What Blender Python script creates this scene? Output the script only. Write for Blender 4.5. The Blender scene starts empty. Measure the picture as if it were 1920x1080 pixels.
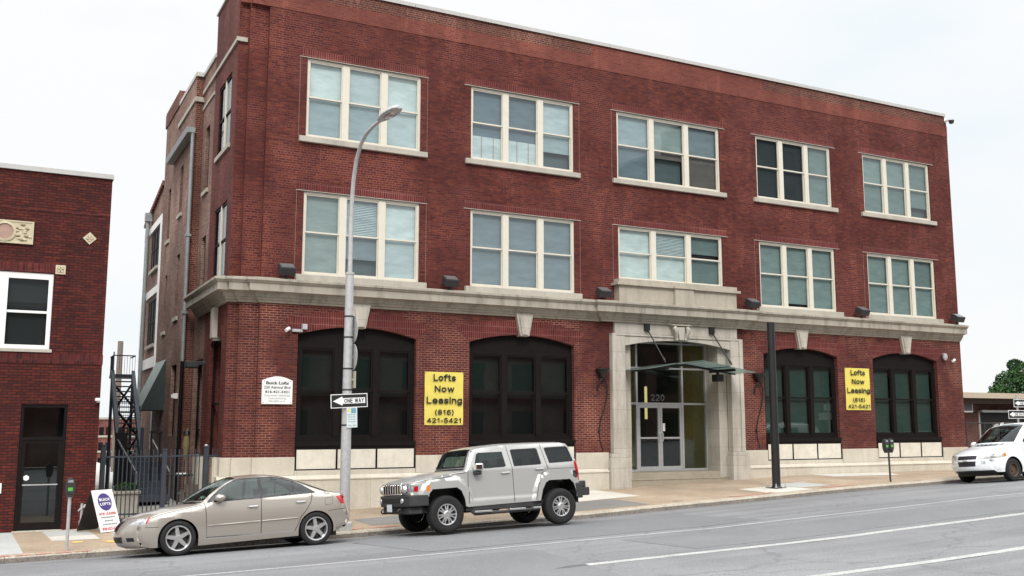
import bpy, bmesh, math, random
from mathutils import Vector, Matrix, noise
from mathutils.geometry import delaunay_2d_cdt
R = math.radians
random.seed(7)
scene = bpy.context.scene
C = scene.collection

# ------------------------------------------------------------------ camera, sky, sun, exposure
cam_d = bpy.data.cameras.new('camera')
cam = bpy.data.objects.new('camera', cam_d); C.objects.link(cam)
cam.location = (0, -27, 2.6)
cam.rotation_euler = (R(90 + 7.9114), R(0.0), R(-27.402))
cam_d.sensor_width = 36; cam_d.lens = 36 * 1850.25 / 1920
cam_d.clip_start = 0.1; cam_d.clip_end = 6000
scene.camera = cam

SUN_EL, SUN_AZ = 42, 200          # azimuth clockwise from +Y (north): light comes from the street side
world = bpy.data.worlds.new("World"); scene.world = world; world.use_nodes = True
nt = world.node_tree; N = nt.nodes; Lk = nt.links; N.clear()
wo = N.new('ShaderNodeOutputWorld'); bg = N.new('ShaderNodeBackground'); bg.inputs[1].default_value = 0.1
sky = N.new('ShaderNodeTexSky'); sky.sky_type = 'NISHITA'; sky.sun_disc = False
sky.sun_elevation = R(SUN_EL); sky.sun_rotation = R(SUN_AZ); sky.altitude = 250
tc = N.new('ShaderNodeTexCoord'); mp = N.new('ShaderNodeMapping'); mp.inputs['Scale'].default_value = (1.1, 1.1, 3.2)
nz = N.new('ShaderNodeTexNoise'); nz.inputs['Scale'].default_value = 2.1; nz.inputs['Detail'].default_value = 5; nz.inputs['Roughness'].default_value = .52
cr = N.new('ShaderNodeValToRGB'); cr.color_ramp.elements[0].position = .30; cr.color_ramp.elements[1].position = .52      # thin grey-blue parts in a bright overcast
cr.color_ramp.elements[0].color = (.90, .955, .985, 1); cr.color_ramp.elements[1].color = (1.0, 1.0, 1.0, 1)
sx = N.new('ShaderNodeSeparateXYZ'); gr = N.new('ShaderNodeValToRGB'); ge = gr.color_ramp.elements                          # overcast: three times brighter overhead than low down
ge[0].position = .0; ge[0].color = (.274, .275, .276, 1); ge[1].position = 1.; ge[1].color = (1, 1, 1, 1)
e_ = ge.new(.42); e_.color = (.285, .286, .288, 1); e_ = ge.new(.70); e_.color = (.68, .68, .68, 1)
sc_ = N.new('ShaderNodeMix'); sc_.data_type = 'RGBA'; sc_.blend_type = 'MULTIPLY'; sc_.inputs['Factor'].default_value = 1
s2_ = N.new('ShaderNodeVectorMath'); s2_.operation = 'SCALE'; s2_.inputs['Scale'].default_value = 27.0
mx = N.new('ShaderNodeMix'); mx.data_type = 'RGBA'; mx.inputs['Factor'].default_value = .96
Lk.new(tc.outputs['Generated'], mp.inputs[0]); Lk.new(mp.outputs[0], nz.inputs['Vector']); Lk.new(nz.outputs['Fac'], cr.inputs[0])
Lk.new(tc.outputs['Generated'], sx.inputs[0]); Lk.new(sx.outputs['Z'], gr.inputs[0])
Lk.new(cr.outputs[0], sc_.inputs['A']); Lk.new(gr.outputs[0], sc_.inputs['B']); Lk.new(sc_.outputs['Result'], s2_.inputs[0])
Lk.new(sky.outputs[0], mx.inputs['A']); Lk.new(s2_.outputs[0], mx.inputs['B'])
Lk.new(mx.outputs['Result'], bg.inputs[0]); Lk.new(bg.outputs[0], wo.inputs[0])

sd = bpy.data.lights.new('sun', 'SUN'); sd.energy = 1.5; sd.angle = R(16); sd.color = (1, .96, .9)
sun = bpy.data.objects.new('sun', sd); C.objects.link(sun)
_d = Vector((math.sin(R(SUN_AZ)) * math.cos(R(SUN_EL)), math.cos(R(SUN_AZ)) * math.cos(R(SUN_EL)), math.sin(R(SUN_EL))))
sun.rotation_euler = _d.to_track_quat('Z', 'Y').to_euler()
vs = scene.view_settings
vs.view_transform = 'Standard'; vs.look = 'None'; vs.gamma = 1; vs.use_curve_mapping = False; vs.exposure = 0.40
scene.cycles.max_bounces = 8; scene.cycles.transparent_max_bounces = 16
scene.cycles.caustics_reflective = False; scene.cycles.caustics_refractive = False

# ------------------------------------------------------------------ materials
def newmat(name):
    m = bpy.data.materials.new(name); m.use_nodes = True
    t = m.node_tree; t.nodes.clear()
    o = t.nodes.new('ShaderNodeOutputMaterial'); return m, t, o
def nd(t, typ, **kw):
    n = t.nodes.new(typ)
    for k, v in kw.items():
        if hasattr(n, k) and not k.startswith('i_'): setattr(n, k, v)
        else: n.inputs[k[2:].replace('_', ' ') if k.startswith('i_') else k].default_value = v
    return n
def rgb(c): return (c[0], c[1], c[2], 1)
def mixc(t, fac, a, b, blend='MIX'):
    n = t.nodes.new('ShaderNodeMix'); n.data_type = 'RGBA'; n.blend_type = blend
    for s, v in (('Factor', fac), ('A', a), ('B', b)):
        if isinstance(v, bpy.types.NodeSocket): t.links.new(v, n.inputs[s])
        else: n.inputs[s].default_value = v if s == 'Factor' else rgb(v)
    return n.outputs['Result']
def ramp(t, sock, p0, p1, c0=(0, 0, 0), c1=(1, 1, 1)):
    n = t.nodes.new('ShaderNodeValToRGB'); e = n.color_ramp.elements
    e[0].position = p0; e[1].position = p1; e[0].color = rgb(c0); e[1].color = rgb(c1)
    t.links.new(sock, n.inputs[0]); return n.outputs[0]
def noise_n(t, scale, detail=4, rough=.55, coord='Object', sc=(1, 1, 1)):
    tc = t.nodes.new('ShaderNodeTexCoord'); mp = t.nodes.new('ShaderNodeMapping'); mp.inputs['Scale'].default_value = sc
    n = t.nodes.new('ShaderNodeTexNoise'); n.inputs['Scale'].default_value = scale
    n.inputs['Detail'].default_value = detail; n.inputs['Roughness'].default_value = rough
    t.links.new(tc.outputs[coord], mp.inputs[0]); t.links.new(mp.outputs[0], n.inputs['Vector']); return n.outputs['Fac']
def princ(t, o, col, rough=.6, metal=0., spec=.5, coat=0., bump=None, bstr=.2, bdist=.01):
    p = t.nodes.new('ShaderNodeBsdfPrincipled')
    if isinstance(col, bpy.types.NodeSocket): t.links.new(col, p.inputs['Base Color'])
    else: p.inputs['Base Color'].default_value = rgb(col)
    if isinstance(rough, bpy.types.NodeSocket): t.links.new(rough, p.inputs['Roughness'])
    else: p.inputs['Roughness'].default_value = rough
    p.inputs['Metallic'].default_value = metal; p.inputs['Specular IOR Level'].default_value = spec
    p.inputs['Coat Weight'].default_value = coat; p.inputs['Coat Roughness'].default_value = .04
    if bump is not None:
        b = t.nodes.new('ShaderNodeBump'); b.inputs['Strength'].default_value = bstr; b.inputs['Distance'].default_value = bdist
        t.links.new(bump, b.inputs['Height']); t.links.new(b.outputs[0], p.inputs['Normal'])
    t.links.new(p.outputs[0], o.inputs[0]); return p
_mc = {}
def plain(name, col, rough=.6, metal=0., spec=.5, coat=0., var=.12, vscale=6., sc=(1, 1, 1)):
    if name in _mc: return _mc[name]
    m, t, o = newmat(name)
    n = noise_n(t, vscale, 5, .6, 'Object', sc)
    c = mixc(t, ramp(t, n, .3, .7), [x * (1 - var) for x in col], [min(1, x * (1 + var)) for x in col])
    princ(t, o, c, rough, metal, spec, coat); _mc[name] = m; return m
def brick(name, c1, c2, mort, bw=.20, rh=.068, ms=.0082, vary=.35, c3=None, mvar=.5, flemish=True, offset=.5, weather=.20):
    m, t, o = newmat(name)
    uv = t.nodes.new('ShaderNodeUVMap')
    b = t.nodes.new('ShaderNodeTexBrick'); t.links.new(uv.outputs[0], b.inputs['Vector'])
    b.offset = offset; b.offset_frequency = 2
    b.squash = .5 if flemish else 1.; b.squash_frequency = 6
    b.inputs['Scale'].default_value = 1; b.inputs['Brick Width'].default_value = bw; b.inputs['Row Height'].default_value = rh
    b.inputs['Mortar Size'].default_value = ms; b.inputs['Mortar Smooth'].default_value = .15; b.inputs['Bias'].default_value = -.1
    # irregular streaks of darker and more orange bricks, a brick or two long
    st = t.nodes.new('ShaderNodeMapping'); st.inputs['Scale'].default_value = (2.6, 13.5, 1)
    t.links.new(uv.outputs[0], st.inputs[0])
    wn = t.nodes.new('ShaderNodeTexNoise'); wn.inputs['Scale'].default_value = 1; wn.inputs['Detail'].default_value = 2; wn.inputs['Roughness'].default_value = .7
    t.links.new(st.outputs[0], wn.inputs['Vector'])
    big = t.nodes.new('ShaderNodeTexNoise'); big.inputs['Scale'].default_value = .55; big.inputs['Detail'].default_value = 5
    t.links.new(uv.outputs[0], big.inputs['Vector'])
    base1 = mixc(t, ramp(t, wn.outputs['Fac'], .40, .66), c1, c3 or [x * 1.4 for x in c1])
    t.links.new(base1, b.inputs['Color1'])
    base2 = mixc(t, ramp(t, wn.outputs['Fac'], .35, .60), [x * .62 for x in c2], c2)
    t.links.new(base2, b.inputs['Color2'])
    mcol = mixc(t, ramp(t, big.outputs['Fac'], .40, .62), [x * (1 - mvar) for x in mort], mort)
    t.links.new(mcol, b.inputs['Mortar'])
    tint = ramp(t, big.outputs['Fac'], .3, .72, [1 - vary * .7] * 3, [1 + vary * .4] * 3)
    col = mixc(t, 1., b.outputs['Color'], tint, 'MULTIPLY')
    ws_ = t.nodes.new('ShaderNodeMapping'); ws_.inputs['Scale'].default_value = (1.3, .28, 1); t.links.new(uv.outputs[0], ws_.inputs[0])
    wn2 = t.nodes.new('ShaderNodeTexNoise'); wn2.inputs['Scale'].default_value = .9; wn2.inputs['Detail'].default_value = 7; wn2.inputs['Roughness'].default_value = .68; t.links.new(ws_.outputs[0], wn2.inputs['Vector'])
    fa = t.nodes.new('ShaderNodeMath'); fa.operation = 'MULTIPLY'; fa.inputs[1].default_value = weather; t.links.new(ramp(t, wn2.outputs['Fac'], .56, .80), fa.inputs[0])
    col = mixc(t, fa.outputs[0], col, [min(.5, x * 1.6 + .05) for x in c1])
    fs = t.nodes.new('ShaderNodeMath'); fs.operation = 'MULTIPLY'; fs.inputs[1].default_value = weather * 1.3; t.links.new(ramp(t, wn2.outputs['Fac'], .46, .24), fs.inputs[0])
    col = mixc(t, fs.outputs[0], col, [x * .45 for x in c2])
    inv = t.nodes.new('ShaderNodeMath'); inv.operation = 'SUBTRACT'; inv.inputs[0].default_value = 1
    t.links.new(b.outputs['Fac'], inv.inputs[1])
    princ(t, o, col, .82, 0, .25, bump=inv.outputs[0], bstr=.5, bdist=.006)
    return m
def stone(name, col, dirt=(.25, .22, .18), amt=.5, streak=True, scale=1.3, rough=.85, joints=None):
    m, t, o = newmat(name)
    n1 = noise_n(t, scale, 8, .65)
    n2 = noise_n(t, 2.2, 6, .7, 'Object', (1.6, 1.6, .22) if streak else (1, 1, 1))
    n3 = noise_n(t, 40, 3, .6)
    c = mixc(t, ramp(t, n1, .35, .75), [x * .86 for x in col], [min(1, x * 1.08) for x in col])
    f = t.nodes.new('ShaderNodeMath'); f.operation = 'MULTIPLY'; f.inputs[1].default_value = amt
    t.links.new(ramp(t, n2, .48, .78), f.inputs[0])
    c = mixc(t, f.outputs[0], c, dirt)
    c = mixc(t, 1., c, ramp(t, n3, .3, .7, (.9, .9, .9), (1.06, 1.06, 1.06)), 'MULTIPLY')
    if joints:
        uv = t.nodes.new('ShaderNodeUVMap'); b = t.nodes.new('ShaderNodeTexBrick'); t.links.new(uv.outputs[0], b.inputs['Vector'])
        b.inputs['Scale'].default_value = 1; b.inputs['Brick Width'].default_value = joints[0]; b.inputs['Row Height'].default_value = joints[1]
        b.inputs['Mortar Size'].default_value = .006; b.inputs['Mortar Smooth'].default_value = .3
        b.inputs['Color1'].default_value = (1, 1, 1, 1); b.inputs['Color2'].default_value = (.93, .92, .9, 1); b.inputs['Mortar'].default_value = (.62, .6, .56, 1)
        c = mixc(t, 1., c, b.outputs['Color'], 'MULTIPLY')
    princ(t, o, c, rough, 0, .25, bump=n1, bstr=.15, bdist=.01)
    return m
def glass(name, tint, refl, rough=.0, wav=.0, wscale=1.2):
    m, t, o = newmat(name)
    tr = nd(t, 'ShaderNodeBsdfTransparent'); tr.inputs[0].default_value = rgb(tint)
    gl = nd(t, 'ShaderNodeBsdfGlossy'); gl.inputs['Roughness'].default_value = rough; gl.inputs[0].default_value = (.93, .98, 1, 1)
    fr = nd(t, 'ShaderNodeLayerWeight'); fr.inputs[0].default_value = .5          # same from both sides of the pane
    pw = nd(t, 'ShaderNodeMath', operation='POWER'); pw.inputs[1].default_value = 5
    mu = nd(t, 'ShaderNodeMath', operation='MULTIPLY_ADD', use_clamp=True); mu.inputs[1].default_value = .9; mu.inputs[2].default_value = .04 * refl
    t.links.new(fr.outputs['Facing'], pw.inputs[0]); t.links.new(pw.outputs[0], mu.inputs[0])
    ms = t.nodes.new('ShaderNodeMixShader'); t.links.new(mu.outputs[0], ms.inputs[0]); t.links.new(tr.outputs[0], ms.inputs[1]); t.links.new(gl.outputs[0], ms.inputs[2])
    if wav:
        b = t.nodes.new('ShaderNodeBump'); b.inputs['Strength'].default_value = wav; b.inputs['Distance'].default_value = .02
        t.links.new(noise_n(t, wscale, 2, .4), b.inputs['Height']); t.links.new(b.outputs[0], gl.inputs['Normal'])
    t.links.new(ms.outputs[0], o.inputs[0]); return m

M = {}
M['brick'] = brick('red_brick', (.128, .0205, .0165), (.080, .0130, .0155), (.205, .085, .066), c3=(.180, .048, .025), vary=.14, mvar=.65)
M['brick_low'] = brick('repointed_red_brick', (.128, .0205, .0180), (.080, .0130, .0195), (.34, .185, .135), ms=.0088, c3=(.180, .048, .026), rh=.067, bw=.20, mvar=.7, vary=.16, flemish=False)
M['brick_par'] = brick('parapet_brick', (.150, .038, .026), (.100, .022, .021), (.30, .20, .155), c3=(.20, .070, .038), mvar=.3)
M['brick_band'] = brick('band_brick', (.215, .055, .041), (.178, .042, .036), (.26, .11, .08), c3=(.225, .066, .044), mvar=.3)
M['soldier'] = brick('soldier_brick', (.138, .020, .020), (.100, .015, .019), (.26, .11, .09), c3=(.165, .034, .027), mvar=.2, flemish=False, offset=0.)
M['brick_tan'] = brick('common_brown_brick', (.235, .125, .098), (.160, .080, .064), (.40, .31, .26), c3=(.34, .20, .15))
M['brick_nb'] = brick('dark_mixed_brick', (.118, .0165, .0125), (.058, .0125, .0125), (.030, .011, .010), c3=(.150, .030, .017), rh=.068, ms=.010, vary=.25, mvar=.3, flemish=False)
M['soldier_nb'] = brick('soldier_dark_brick', (.125, .016, .015), (.04, .012, .015), (.12, .04, .035), c3=(.18, .034, .022), mvar=.2, flemish=False, offset=0.)
M['brick_far'] = brick('far_brick', (.20, .062, .05), (.16, .05, .045), (.3, .2, .17), flemish=False)
M['brick_lot'] = brick('low_brown_brick', (.13, .05, .042), (.095, .038, .035), (.24, .17, .14), flemish=False)
M['stone'] = stone('limestone', (.53, .495, .435), amt=.8, joints=(1.25, .62))
M['stone_trim'] = stone('limestone_trim', (.46, .43, .37), amt=.55)
M['stone_tan'] = stone('tan_limestone', (.44, .395, .325), amt=.6)
M['caulk'] = plain('pale_joint', (.30, .20, .17), .8)
M['stone_base'] = stone('base_limestone', (.60, .56, .475), dirt=(.34, .30, .24), amt=.5, streak=True, joints=(2.1, 2.))
M['stone_corn'] = stone('weathered_cornice_stone', (.41, .375, .315), dirt=(.13, .115, .095), amt=.85)
M['stone_white'] = stone('pale_terracotta', (.66, .60, .46), amt=.25, streak=False, scale=6)
M['coping'] = plain('pale_metal_coping', (.46, .45, .43), .45, var=.06)
M['frame'] = plain('cream_window_paint', (.645, .605, .515), .5, var=.04)
M['white'] = plain('white_paint', (.80, .80, .79), .5, var=.03)
M['dkframe'] = plain('dark_brown_frame_paint', (.0095, .0075, .0070), .6, spec=.12, var=.2)
M['panel'] = stone('cream_panel', (.71, .67, .58), amt=.12, streak=False, scale=3)
M['black'] = plain('black_paint', (.012, .012, .013), .4, var=.2)
M['rubber'] = plain('tyre_rubber', (.018, .018, .019), .8, spec=.3, var=.2)
M['plastic'] = plain('charcoal_plastic', (.028, .028, .030), .6, var=.15)
M['alu'] = plain('aluminium', (.56, .57, .58), .38, metal=.6, var=.06)
M['galv'] = plain('galvanised_steel', (.47, .47, .47), .5, metal=.3, var=.14, vscale=9)
M['zinc'] = plain('zinc_pipe', (.27, .295, .30), .5, metal=.3, var=.15)
M['iron'] = plain('blue_black_iron', (.028, .036, .048), .55, var=.2)
M['bluewall'] = plain('slate_blue_metal', (.052, .064, .088), .6, var=.2, vscale=2)
M['silver'] = plain('bright_alloy', (.70, .70, .70), .3, metal=.85, var=.04)
M['chrome'] = plain('chrome', (.8, .8, .8), .08, metal=1., var=.02)
M['glass_up'] = glass('upper_window_glass', (.93, .975, .97), 2.2, 0., .035, 1.2)
M['glass_low'] = glass('lower_window_glass', (.55, .62, .60), 2.3, 0., .03, 1.2)
M['glass_lobby'] = glass('lobby_glass', (.84, .88, .85), 1.8, 0., .05)
M['glass_canopy'] = glass('canopy_glass', (.52, .68, .62), 2.2, .05)
M['glass_car'] = glass('car_glass', (.23, .31, .30), 1.5, .0)
M['glass_ws'] = glass('windscreen_glass', (.58, .70, .67), .75, .0)
M['glass_side'] = glass('side_window_glass', (.5, .56, .6), 1.6)
M['glass_scr'] = glass('screened_glass', (.6, .64, .64), .6)
M['glass_tint'] = glass('tinted_car_glass', (.10, .12, .13), 1.3, .0)
M['lens'] = glass('clear_lens', (.90, .92, .92), 1.6, .02)
M['dark'] = plain('dark_interior', (.010, .011, .012), .8, var=.2)
M['foliage'] = plain('leaf_green', (.048, .108, .030), .65, spec=.25, var=.45, vscale=2.2)
M['foliage_dk'] = plain('leaf_dark_green', (.028, .072, .026), .65, spec=.25, var=.4, vscale=2.2)
M['bark'] = plain('bark', (.10, .075, .055), .9, var=.3)
M['wood'] = plain('weathered_wood', (.21, .17, .145), .85, var=.2, sc=(6, 6, 1))
M['concrete'] = stone('concrete', (.47, .45, .41), dirt=(.25, .23, .2), amt=.3, streak=False, scale=2.)

def ground_mat(name, ca, cb, fine, coarse, rough=.9, cracks=0., streaky=None, spots=None, spot_amt=.0):
    m, t, o = newmat(name)
    f = noise_n(t, fine, 2, .8); g = noise_n(t, coarse, 6, .62)
    c = mixc(t, ramp(t, g, .32, .70), ca, cb)
    c = mixc(t, 1., c, ramp(t, f, .30, .70, (.62, .62, .62), (1.36, 1.36, 1.36)), 'MULTIPLY')
    if streaky:
        s = noise_n(t, 1., 4, .6, 'Object', streaky)
        c = mixc(t, 1., c, ramp(t, s, .35, .68, (.80, .80, .81), (1.10, 1.10, 1.10)), 'MULTIPLY')
    if spots:
        s = noise_n(t, 1.7, 5, .75); c2 = nd(t, 'ShaderNodeMath', operation='MULTIPLY'); c2.inputs[1].default_value = spot_amt
        t.links.new(ramp(t, s, .60, .72), c2.inputs[0]); c = mixc(t, c2.outputs[0], c, spots)
    if cracks:
        v = nd(t, 'ShaderNodeTexVoronoi', feature='DISTANCE_TO_EDGE'); v.inputs['Scale'].default_value = .22
        tc2 = t.nodes.new('ShaderNodeTexCoord')
        wv = t.nodes.new('ShaderNodeTexNoise'); wv.inputs['Scale'].default_value = 1.1; wv.inputs['Detail'].default_value = 6
        t.links.new(tc2.outputs['Object'], wv.inputs['Vector'])
        ad = nd(t, 'ShaderNodeVectorMath', operation='MULTIPLY_ADD'); ad.inputs[1].default_value = (1.6, 1.6, 0)
        t.links.new(wv.outputs['Color'], ad.inputs[0]); t.links.new(tc2.outputs['Object'], ad.inputs[2]); t.links.new(ad.outputs[0], v.inputs['Vector'])
        c = mixc(t, 1., c, ramp(t, v.outputs['Distance'], .002, .010, (1 - cracks,) * 3, (1, 1, 1)), 'MULTIPLY')
    princ(t, o, c, rough, 0, .25, bump=f, bstr=.25, bdist=.004)
    return m
M['asphalt'] = ground_mat('worn_asphalt', (.180, .182, .186), (.228, .230, .234), 55, .35, .88, cracks=.20, streaky=(.07, 1.3, 1), spots=(.125, .125, .127), spot_amt=.45)
M['asphalt_patch'] = ground_mat('asphalt_patch', (.160, .163, .168), (.190, .193, .198), 60, .6)
M['asphalt_dark'] = ground_mat('dark_asphalt', (.170, .163, .155), (.215, .207, .196), 70, .9)
M['aggregate'] = ground_mat('exposed_aggregate', (.32, .245, .172), (.415, .33, .245), 38, .8, spots=(.24, .19, .14), spot_amt=.75, streaky=(.5, .25, 1))
M['walk'] = ground_mat('pale_concrete_walk', (.50, .48, .43), (.60, .57, .51), 45, .8, spots=(.36, .33, .28), spot_amt=.6)
M['walk_grey'] = ground_mat('grey_concrete_walk', (.40, .41, .40), (.47, .47, .45), 45, .8)
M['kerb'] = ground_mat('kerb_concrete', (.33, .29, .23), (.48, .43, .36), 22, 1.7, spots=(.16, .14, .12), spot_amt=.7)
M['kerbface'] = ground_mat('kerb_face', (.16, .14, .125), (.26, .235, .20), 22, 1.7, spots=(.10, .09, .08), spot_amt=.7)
M['earth'] = ground_mat('ground_earth', (.16, .14, .11), (.22, .19, .15), 3, .05)
M['lane_worn'] = ground_mat('faded_lane_paint', (.31, .31, .31), (.42, .42, .415), 30, 2., spots=(.20, .202, .207), spot_amt=1.)
M['lane'] = ground_mat('worn_lane_paint', (.34, .34, .33), (.44, .44, .43), 30, 2., spots=(.21, .21, .215), spot_amt=1.)
M['redpaint'] = ground_mat('worn_red_paint', (.50, .19, .16), (.46, .30, .22), 20, 2., spots=(.40, .32, .24), spot_amt=1.)
M['yelpaint'] = ground_mat('worn_yellow_paint', (.62, .42, .10), (.55, .42, .2), 20, 2., spots=(.40, .32, .24), spot_amt=1.)

# ------------------------------------------------------------------ geometry helpers
class MB:
    def __init__(s): s.v = []; s.f = []; s.m = []
    def poly(s, pts, mi=0):
        i = len(s.v); s.v += [tuple(p) for p in pts]; s.f.append(tuple(range(i, i + len(pts)))); s.m.append(mi); return s
    def box(s, x0, x1, y0, y1, z0, z1, mi=0):
        a = [(x0, y0, z0), (x1, y0, z0), (x1, y1, z0), (x0, y1, z0), (x0, y0, z1), (x1, y0, z1), (x1, y1, z1), (x0, y1, z1)]
        i = len(s.v); s.v += a
        for q in ((0, 3, 2, 1), (4, 5, 6, 7), (0, 1, 5, 4), (1, 2, 6, 5), (2, 3, 7, 6), (3, 0, 4, 7)):
            s.f.append(tuple(i + k for k in q)); s.m.append(mi)
        return s
    def prism(s, pts, fn, a, b, mi=0):
        # pts: 2D polygon counter-clockwise; fn(u, v, w) -> 3D ; extruded from w = a to w = b
        n = len(pts); i = len(s.v)
        s.v += [tuple(fn(u, v, a)) for u, v in pts] + [tuple(fn(u, v, b)) for u, v in pts]
        s.f.append(tuple(i + k for k in range(n))); s.f.append(tuple(i + n + k for k in reversed(range(n)))); s.m += [mi, mi]
        for k in range(n):
            l = (k + 1) % n; s.f.append((i + l, i + k, i + n + k, i + n + l)); s.m.append(mi)
        return s
    def tube(s, path, r, n=8, mi=0, cap=True):
        path = [Vector(p) for p in path]; rs = r if isinstance(r, (list, tuple)) else [r] * len(path)
        i0 = len(s.v); up = None
        for k, p in enumerate(path):
            d = (path[min(k + 1, len(path) - 1)] - path[max(k - 1, 0)]).normalized()
            if up is None: up = d.orthogonal().normalized()
            up = (up - d * up.dot(d)).normalized(); w = d.cross(up)
            for j in range(n):
                a = 2 * math.pi * j / n; s.v.append(tuple(p + (up * math.cos(a) + w * math.sin(a)) * rs[k]))
        for k in range(len(path) - 1):
            for j in range(n):
                a = i0 + k * n + j; b = i0 + k * n + (j + 1) % n
                s.f.append((a, b, b + n, a + n)); s.m.append(mi)
        if cap:
            s.f.append(tuple(i0 + j for j in reversed(range(n)))); s.m.append(mi)
            e = i0 + (len(path) - 1) * n; s.f.append(tuple(e + j for j in range(n))); s.m.append(mi)
        return s
    def lathe(s, prof, o=(0, 0, 0), axis='z', n=24, mi=0, a0=0., a1=2 * math.pi, mis=None):
        full = abs(a1 - a0 - 2 * math.pi) < 1e-6; cols = n if full else n + 1; i0 = len(s.v); o = Vector(o)
        for r, h in prof:
            for j in range(cols):
                a = a0 + (a1 - a0) * j / n; c, d = r * math.cos(a), r * math.sin(a)
                s.v.append(tuple(o + Vector({'z': (c, d, h), 'y': (d, h, c), 'x': (h, c, d)}[axis])))
        for k in range(len(prof) - 1):
            for j in range(n):
                a = i0 + k * cols + j; b = i0 + k * cols + (j + 1) % cols
                s.f.append((a, b, b + cols, a + cols)); s.m.append(mis[k] if mis else mi)
        return s
    def ell(s, o, rx, ry, rz, n=14, m=9, mi=0):
        i0 = len(s.v)
        for k in range(m + 1):
            t = math.pi * k / m
            for j in range(n):
                a = 2 * math.pi * j / n
                s.v.append((o[0] + rx * math.sin(t) * math.cos(a), o[1] + ry * math.sin(t) * math.sin(a), o[2] - rz * math.cos(t)))
        for k in range(m):
            for j in range(n):
                a = i0 + k * n + j; b = i0 + k * n + (j + 1) % n; s.f.append((a, b, b + n, a + n)); s.m.append(mi)
        return s
    def build(s, name, mats, parent=None, smooth=False, swap=False, bevel=0., loc=None, uvo=(0, 0)):
        me = bpy.data.meshes.new(name); me.from_pydata(s.v, [], s.f)
        for m in (mats if isinstance(mats, (list, tuple)) else [mats]): me.materials.append(m)
        uv = me.uv_layers.new(name='UVMap')
        for p, mi in zip(me.polygons, s.m):
            p.material_index = mi; p.use_smooth = bool(smooth); n = p.normal
            ax = max(range(3), key=lambda k: abs(n[k]))
            for li in p.loop_indices:
                co = me.vertices[me.loops[li].vertex_index].co
                q = {0: (co.y, co.z), 1: (co.x, co.z), 2: (co.x, co.y)}[ax]
                if swap: q = (q[1], q[0])
                uv.data[li].uv = (q[0] + uvo[0], q[1] + uvo[1])
        o = bpy.data.objects.new(name, me); C.objects.link(o)
        if loc: o.location = loc
        if parent: o.parent = parent
        if smooth == 'auto' or (smooth and smooth is not True):
            me.shade_smooth() if hasattr(me, 'shade_smooth') else None
        if smooth: 
            try: me.set_sharp_from_angle(angle=R(38))
            except Exception: pass
        if bevel:
            b = o.modifiers.new('bevel', 'BEVEL'); b.width = bevel; b.segments = 2; b.limit_method = 'ANGLE'; b.angle_limit = R(40)
        return o
def tag(o, label, cat, group=None):
    o['label'] = label; o['category'] = cat
    if group: o['group'] = group
    return o
def thing(name, label, cat, loc=(0, 0, 0), group=None):
    o = bpy.data.objects.new(name, None); C.objects.link(o); o.location = loc; o.empty_display_size = .2
    return tag(o, label, cat, group)
def struct(o): o['kind'] = 'structure'; return o
def inside(p, poly):
    x, y = p; c = False; n = len(poly); j = n - 1
    for i in range(n):
        xi, yi = poly[i]; xj, yj = poly[j]
        if (yi > y) != (yj > y) and x < (xj - xi) * (y - yi) / (yj - yi) + xi: c = not c
        j = i
    return c
def resample(poly, step, closed=True):
    out = []; n = len(poly)
    for i in range(n if closed else n - 1):
        a = poly[i]; b = poly[(i + 1) % n]; L = math.hypot(b[0] - a[0], b[1] - a[1]); k = max(1, int(math.ceil(L / step)))
        for q in range(k): out.append((a[0] + (b[0] - a[0]) * q / k, a[1] + (b[1] - a[1]) * q / k))
    if not closed: out.append(tuple(poly[-1]))
    return out
def segdist(p, a, b):
    dx, dy = b[0] - a[0], b[1] - a[1]; L = dx * dx + dy * dy
    t = 0 if L == 0 else max(0, min(1, ((p[0] - a[0]) * dx + (p[1] - a[1]) * dy) / L))
    return math.hypot(p[0] - a[0] - t * dx, p[1] - a[1] - t * dy)
def polydist(p, pl): return min(segdist(p, pl[i], pl[i + 1]) for i in range(len(pl) - 1))
def cdt(outline, feats, step=None, fine=None):
    """triangles of the outline; returns verts, list of (tri, index of the last feature that holds it or -1)"""
    V = []; E = []
    def addp(pl):
        i0 = len(V); V.extend(pl); n = len(pl); E.extend((i0 + k, i0 + (k + 1) % n) for k in range(n))
    addp(resample(outline, step) if step else outline)
    for f in feats: addp(resample(f, step) if step else f)
    segs = [(V[a], V[b]) for a, b in E]
    if step:
        xs = [p[0] for p in outline]; ys = [p[1] for p in outline]
        nx = int((max(xs) - min(xs)) / step); ny = int((max(ys) - min(ys)) / step); G = []
        cell = {}
        for a, b in segs:
            for q in (a, b, ((a[0] + b[0]) / 2, (a[1] + b[1]) / 2)): cell.setdefault((int(q[0] // step), int(q[1] // step)), []).append(q)
        for i in range(1, nx + 1):
            for j in range(1, ny + 1):
                p = (min(xs) + (i - .5 + (.25 if j % 2 else -.25)) * step, min(ys) + (j - .5) * step)
                if not inside(p, outline): continue
                k = (int(p[0] // step), int(p[1] // step)); ok = True
                for a in (-1, 0, 1):
                    for b in (-1, 0, 1):
                        for q in cell.get((k[0] + a, k[1] + b), ()):
                            if (q[0] - p[0]) ** 2 + (q[1] - p[1]) ** 2 < (.42 * step) ** 2: ok = False
                if ok: G.append(p)
        V += G
    r = delaunay_2d_cdt([Vector(p) for p in V], E, [], 0, 1e-5)
    rv = [tuple(p) for p in r[0]]; out = []
    for t in r[2]:
        c = (sum(rv[i][0] for i in t) / 3, sum(rv[i][1] for i in t) / 3)
        if not inside(c, outline): continue
        idx = -1
        for k, f in enumerate(feats):
            if inside(c, f): idx = k
        out.append((tuple(t), idx))
    return rv, out
def wall_panel(mb, outline, holes, fn, mi=0):
    rv, tr = cdt(outline, holes)
    for t, k in tr:
        if k < 0:
            p = [fn(*rv[i]) for i in t]
            mb.poly(p, mi)
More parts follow.
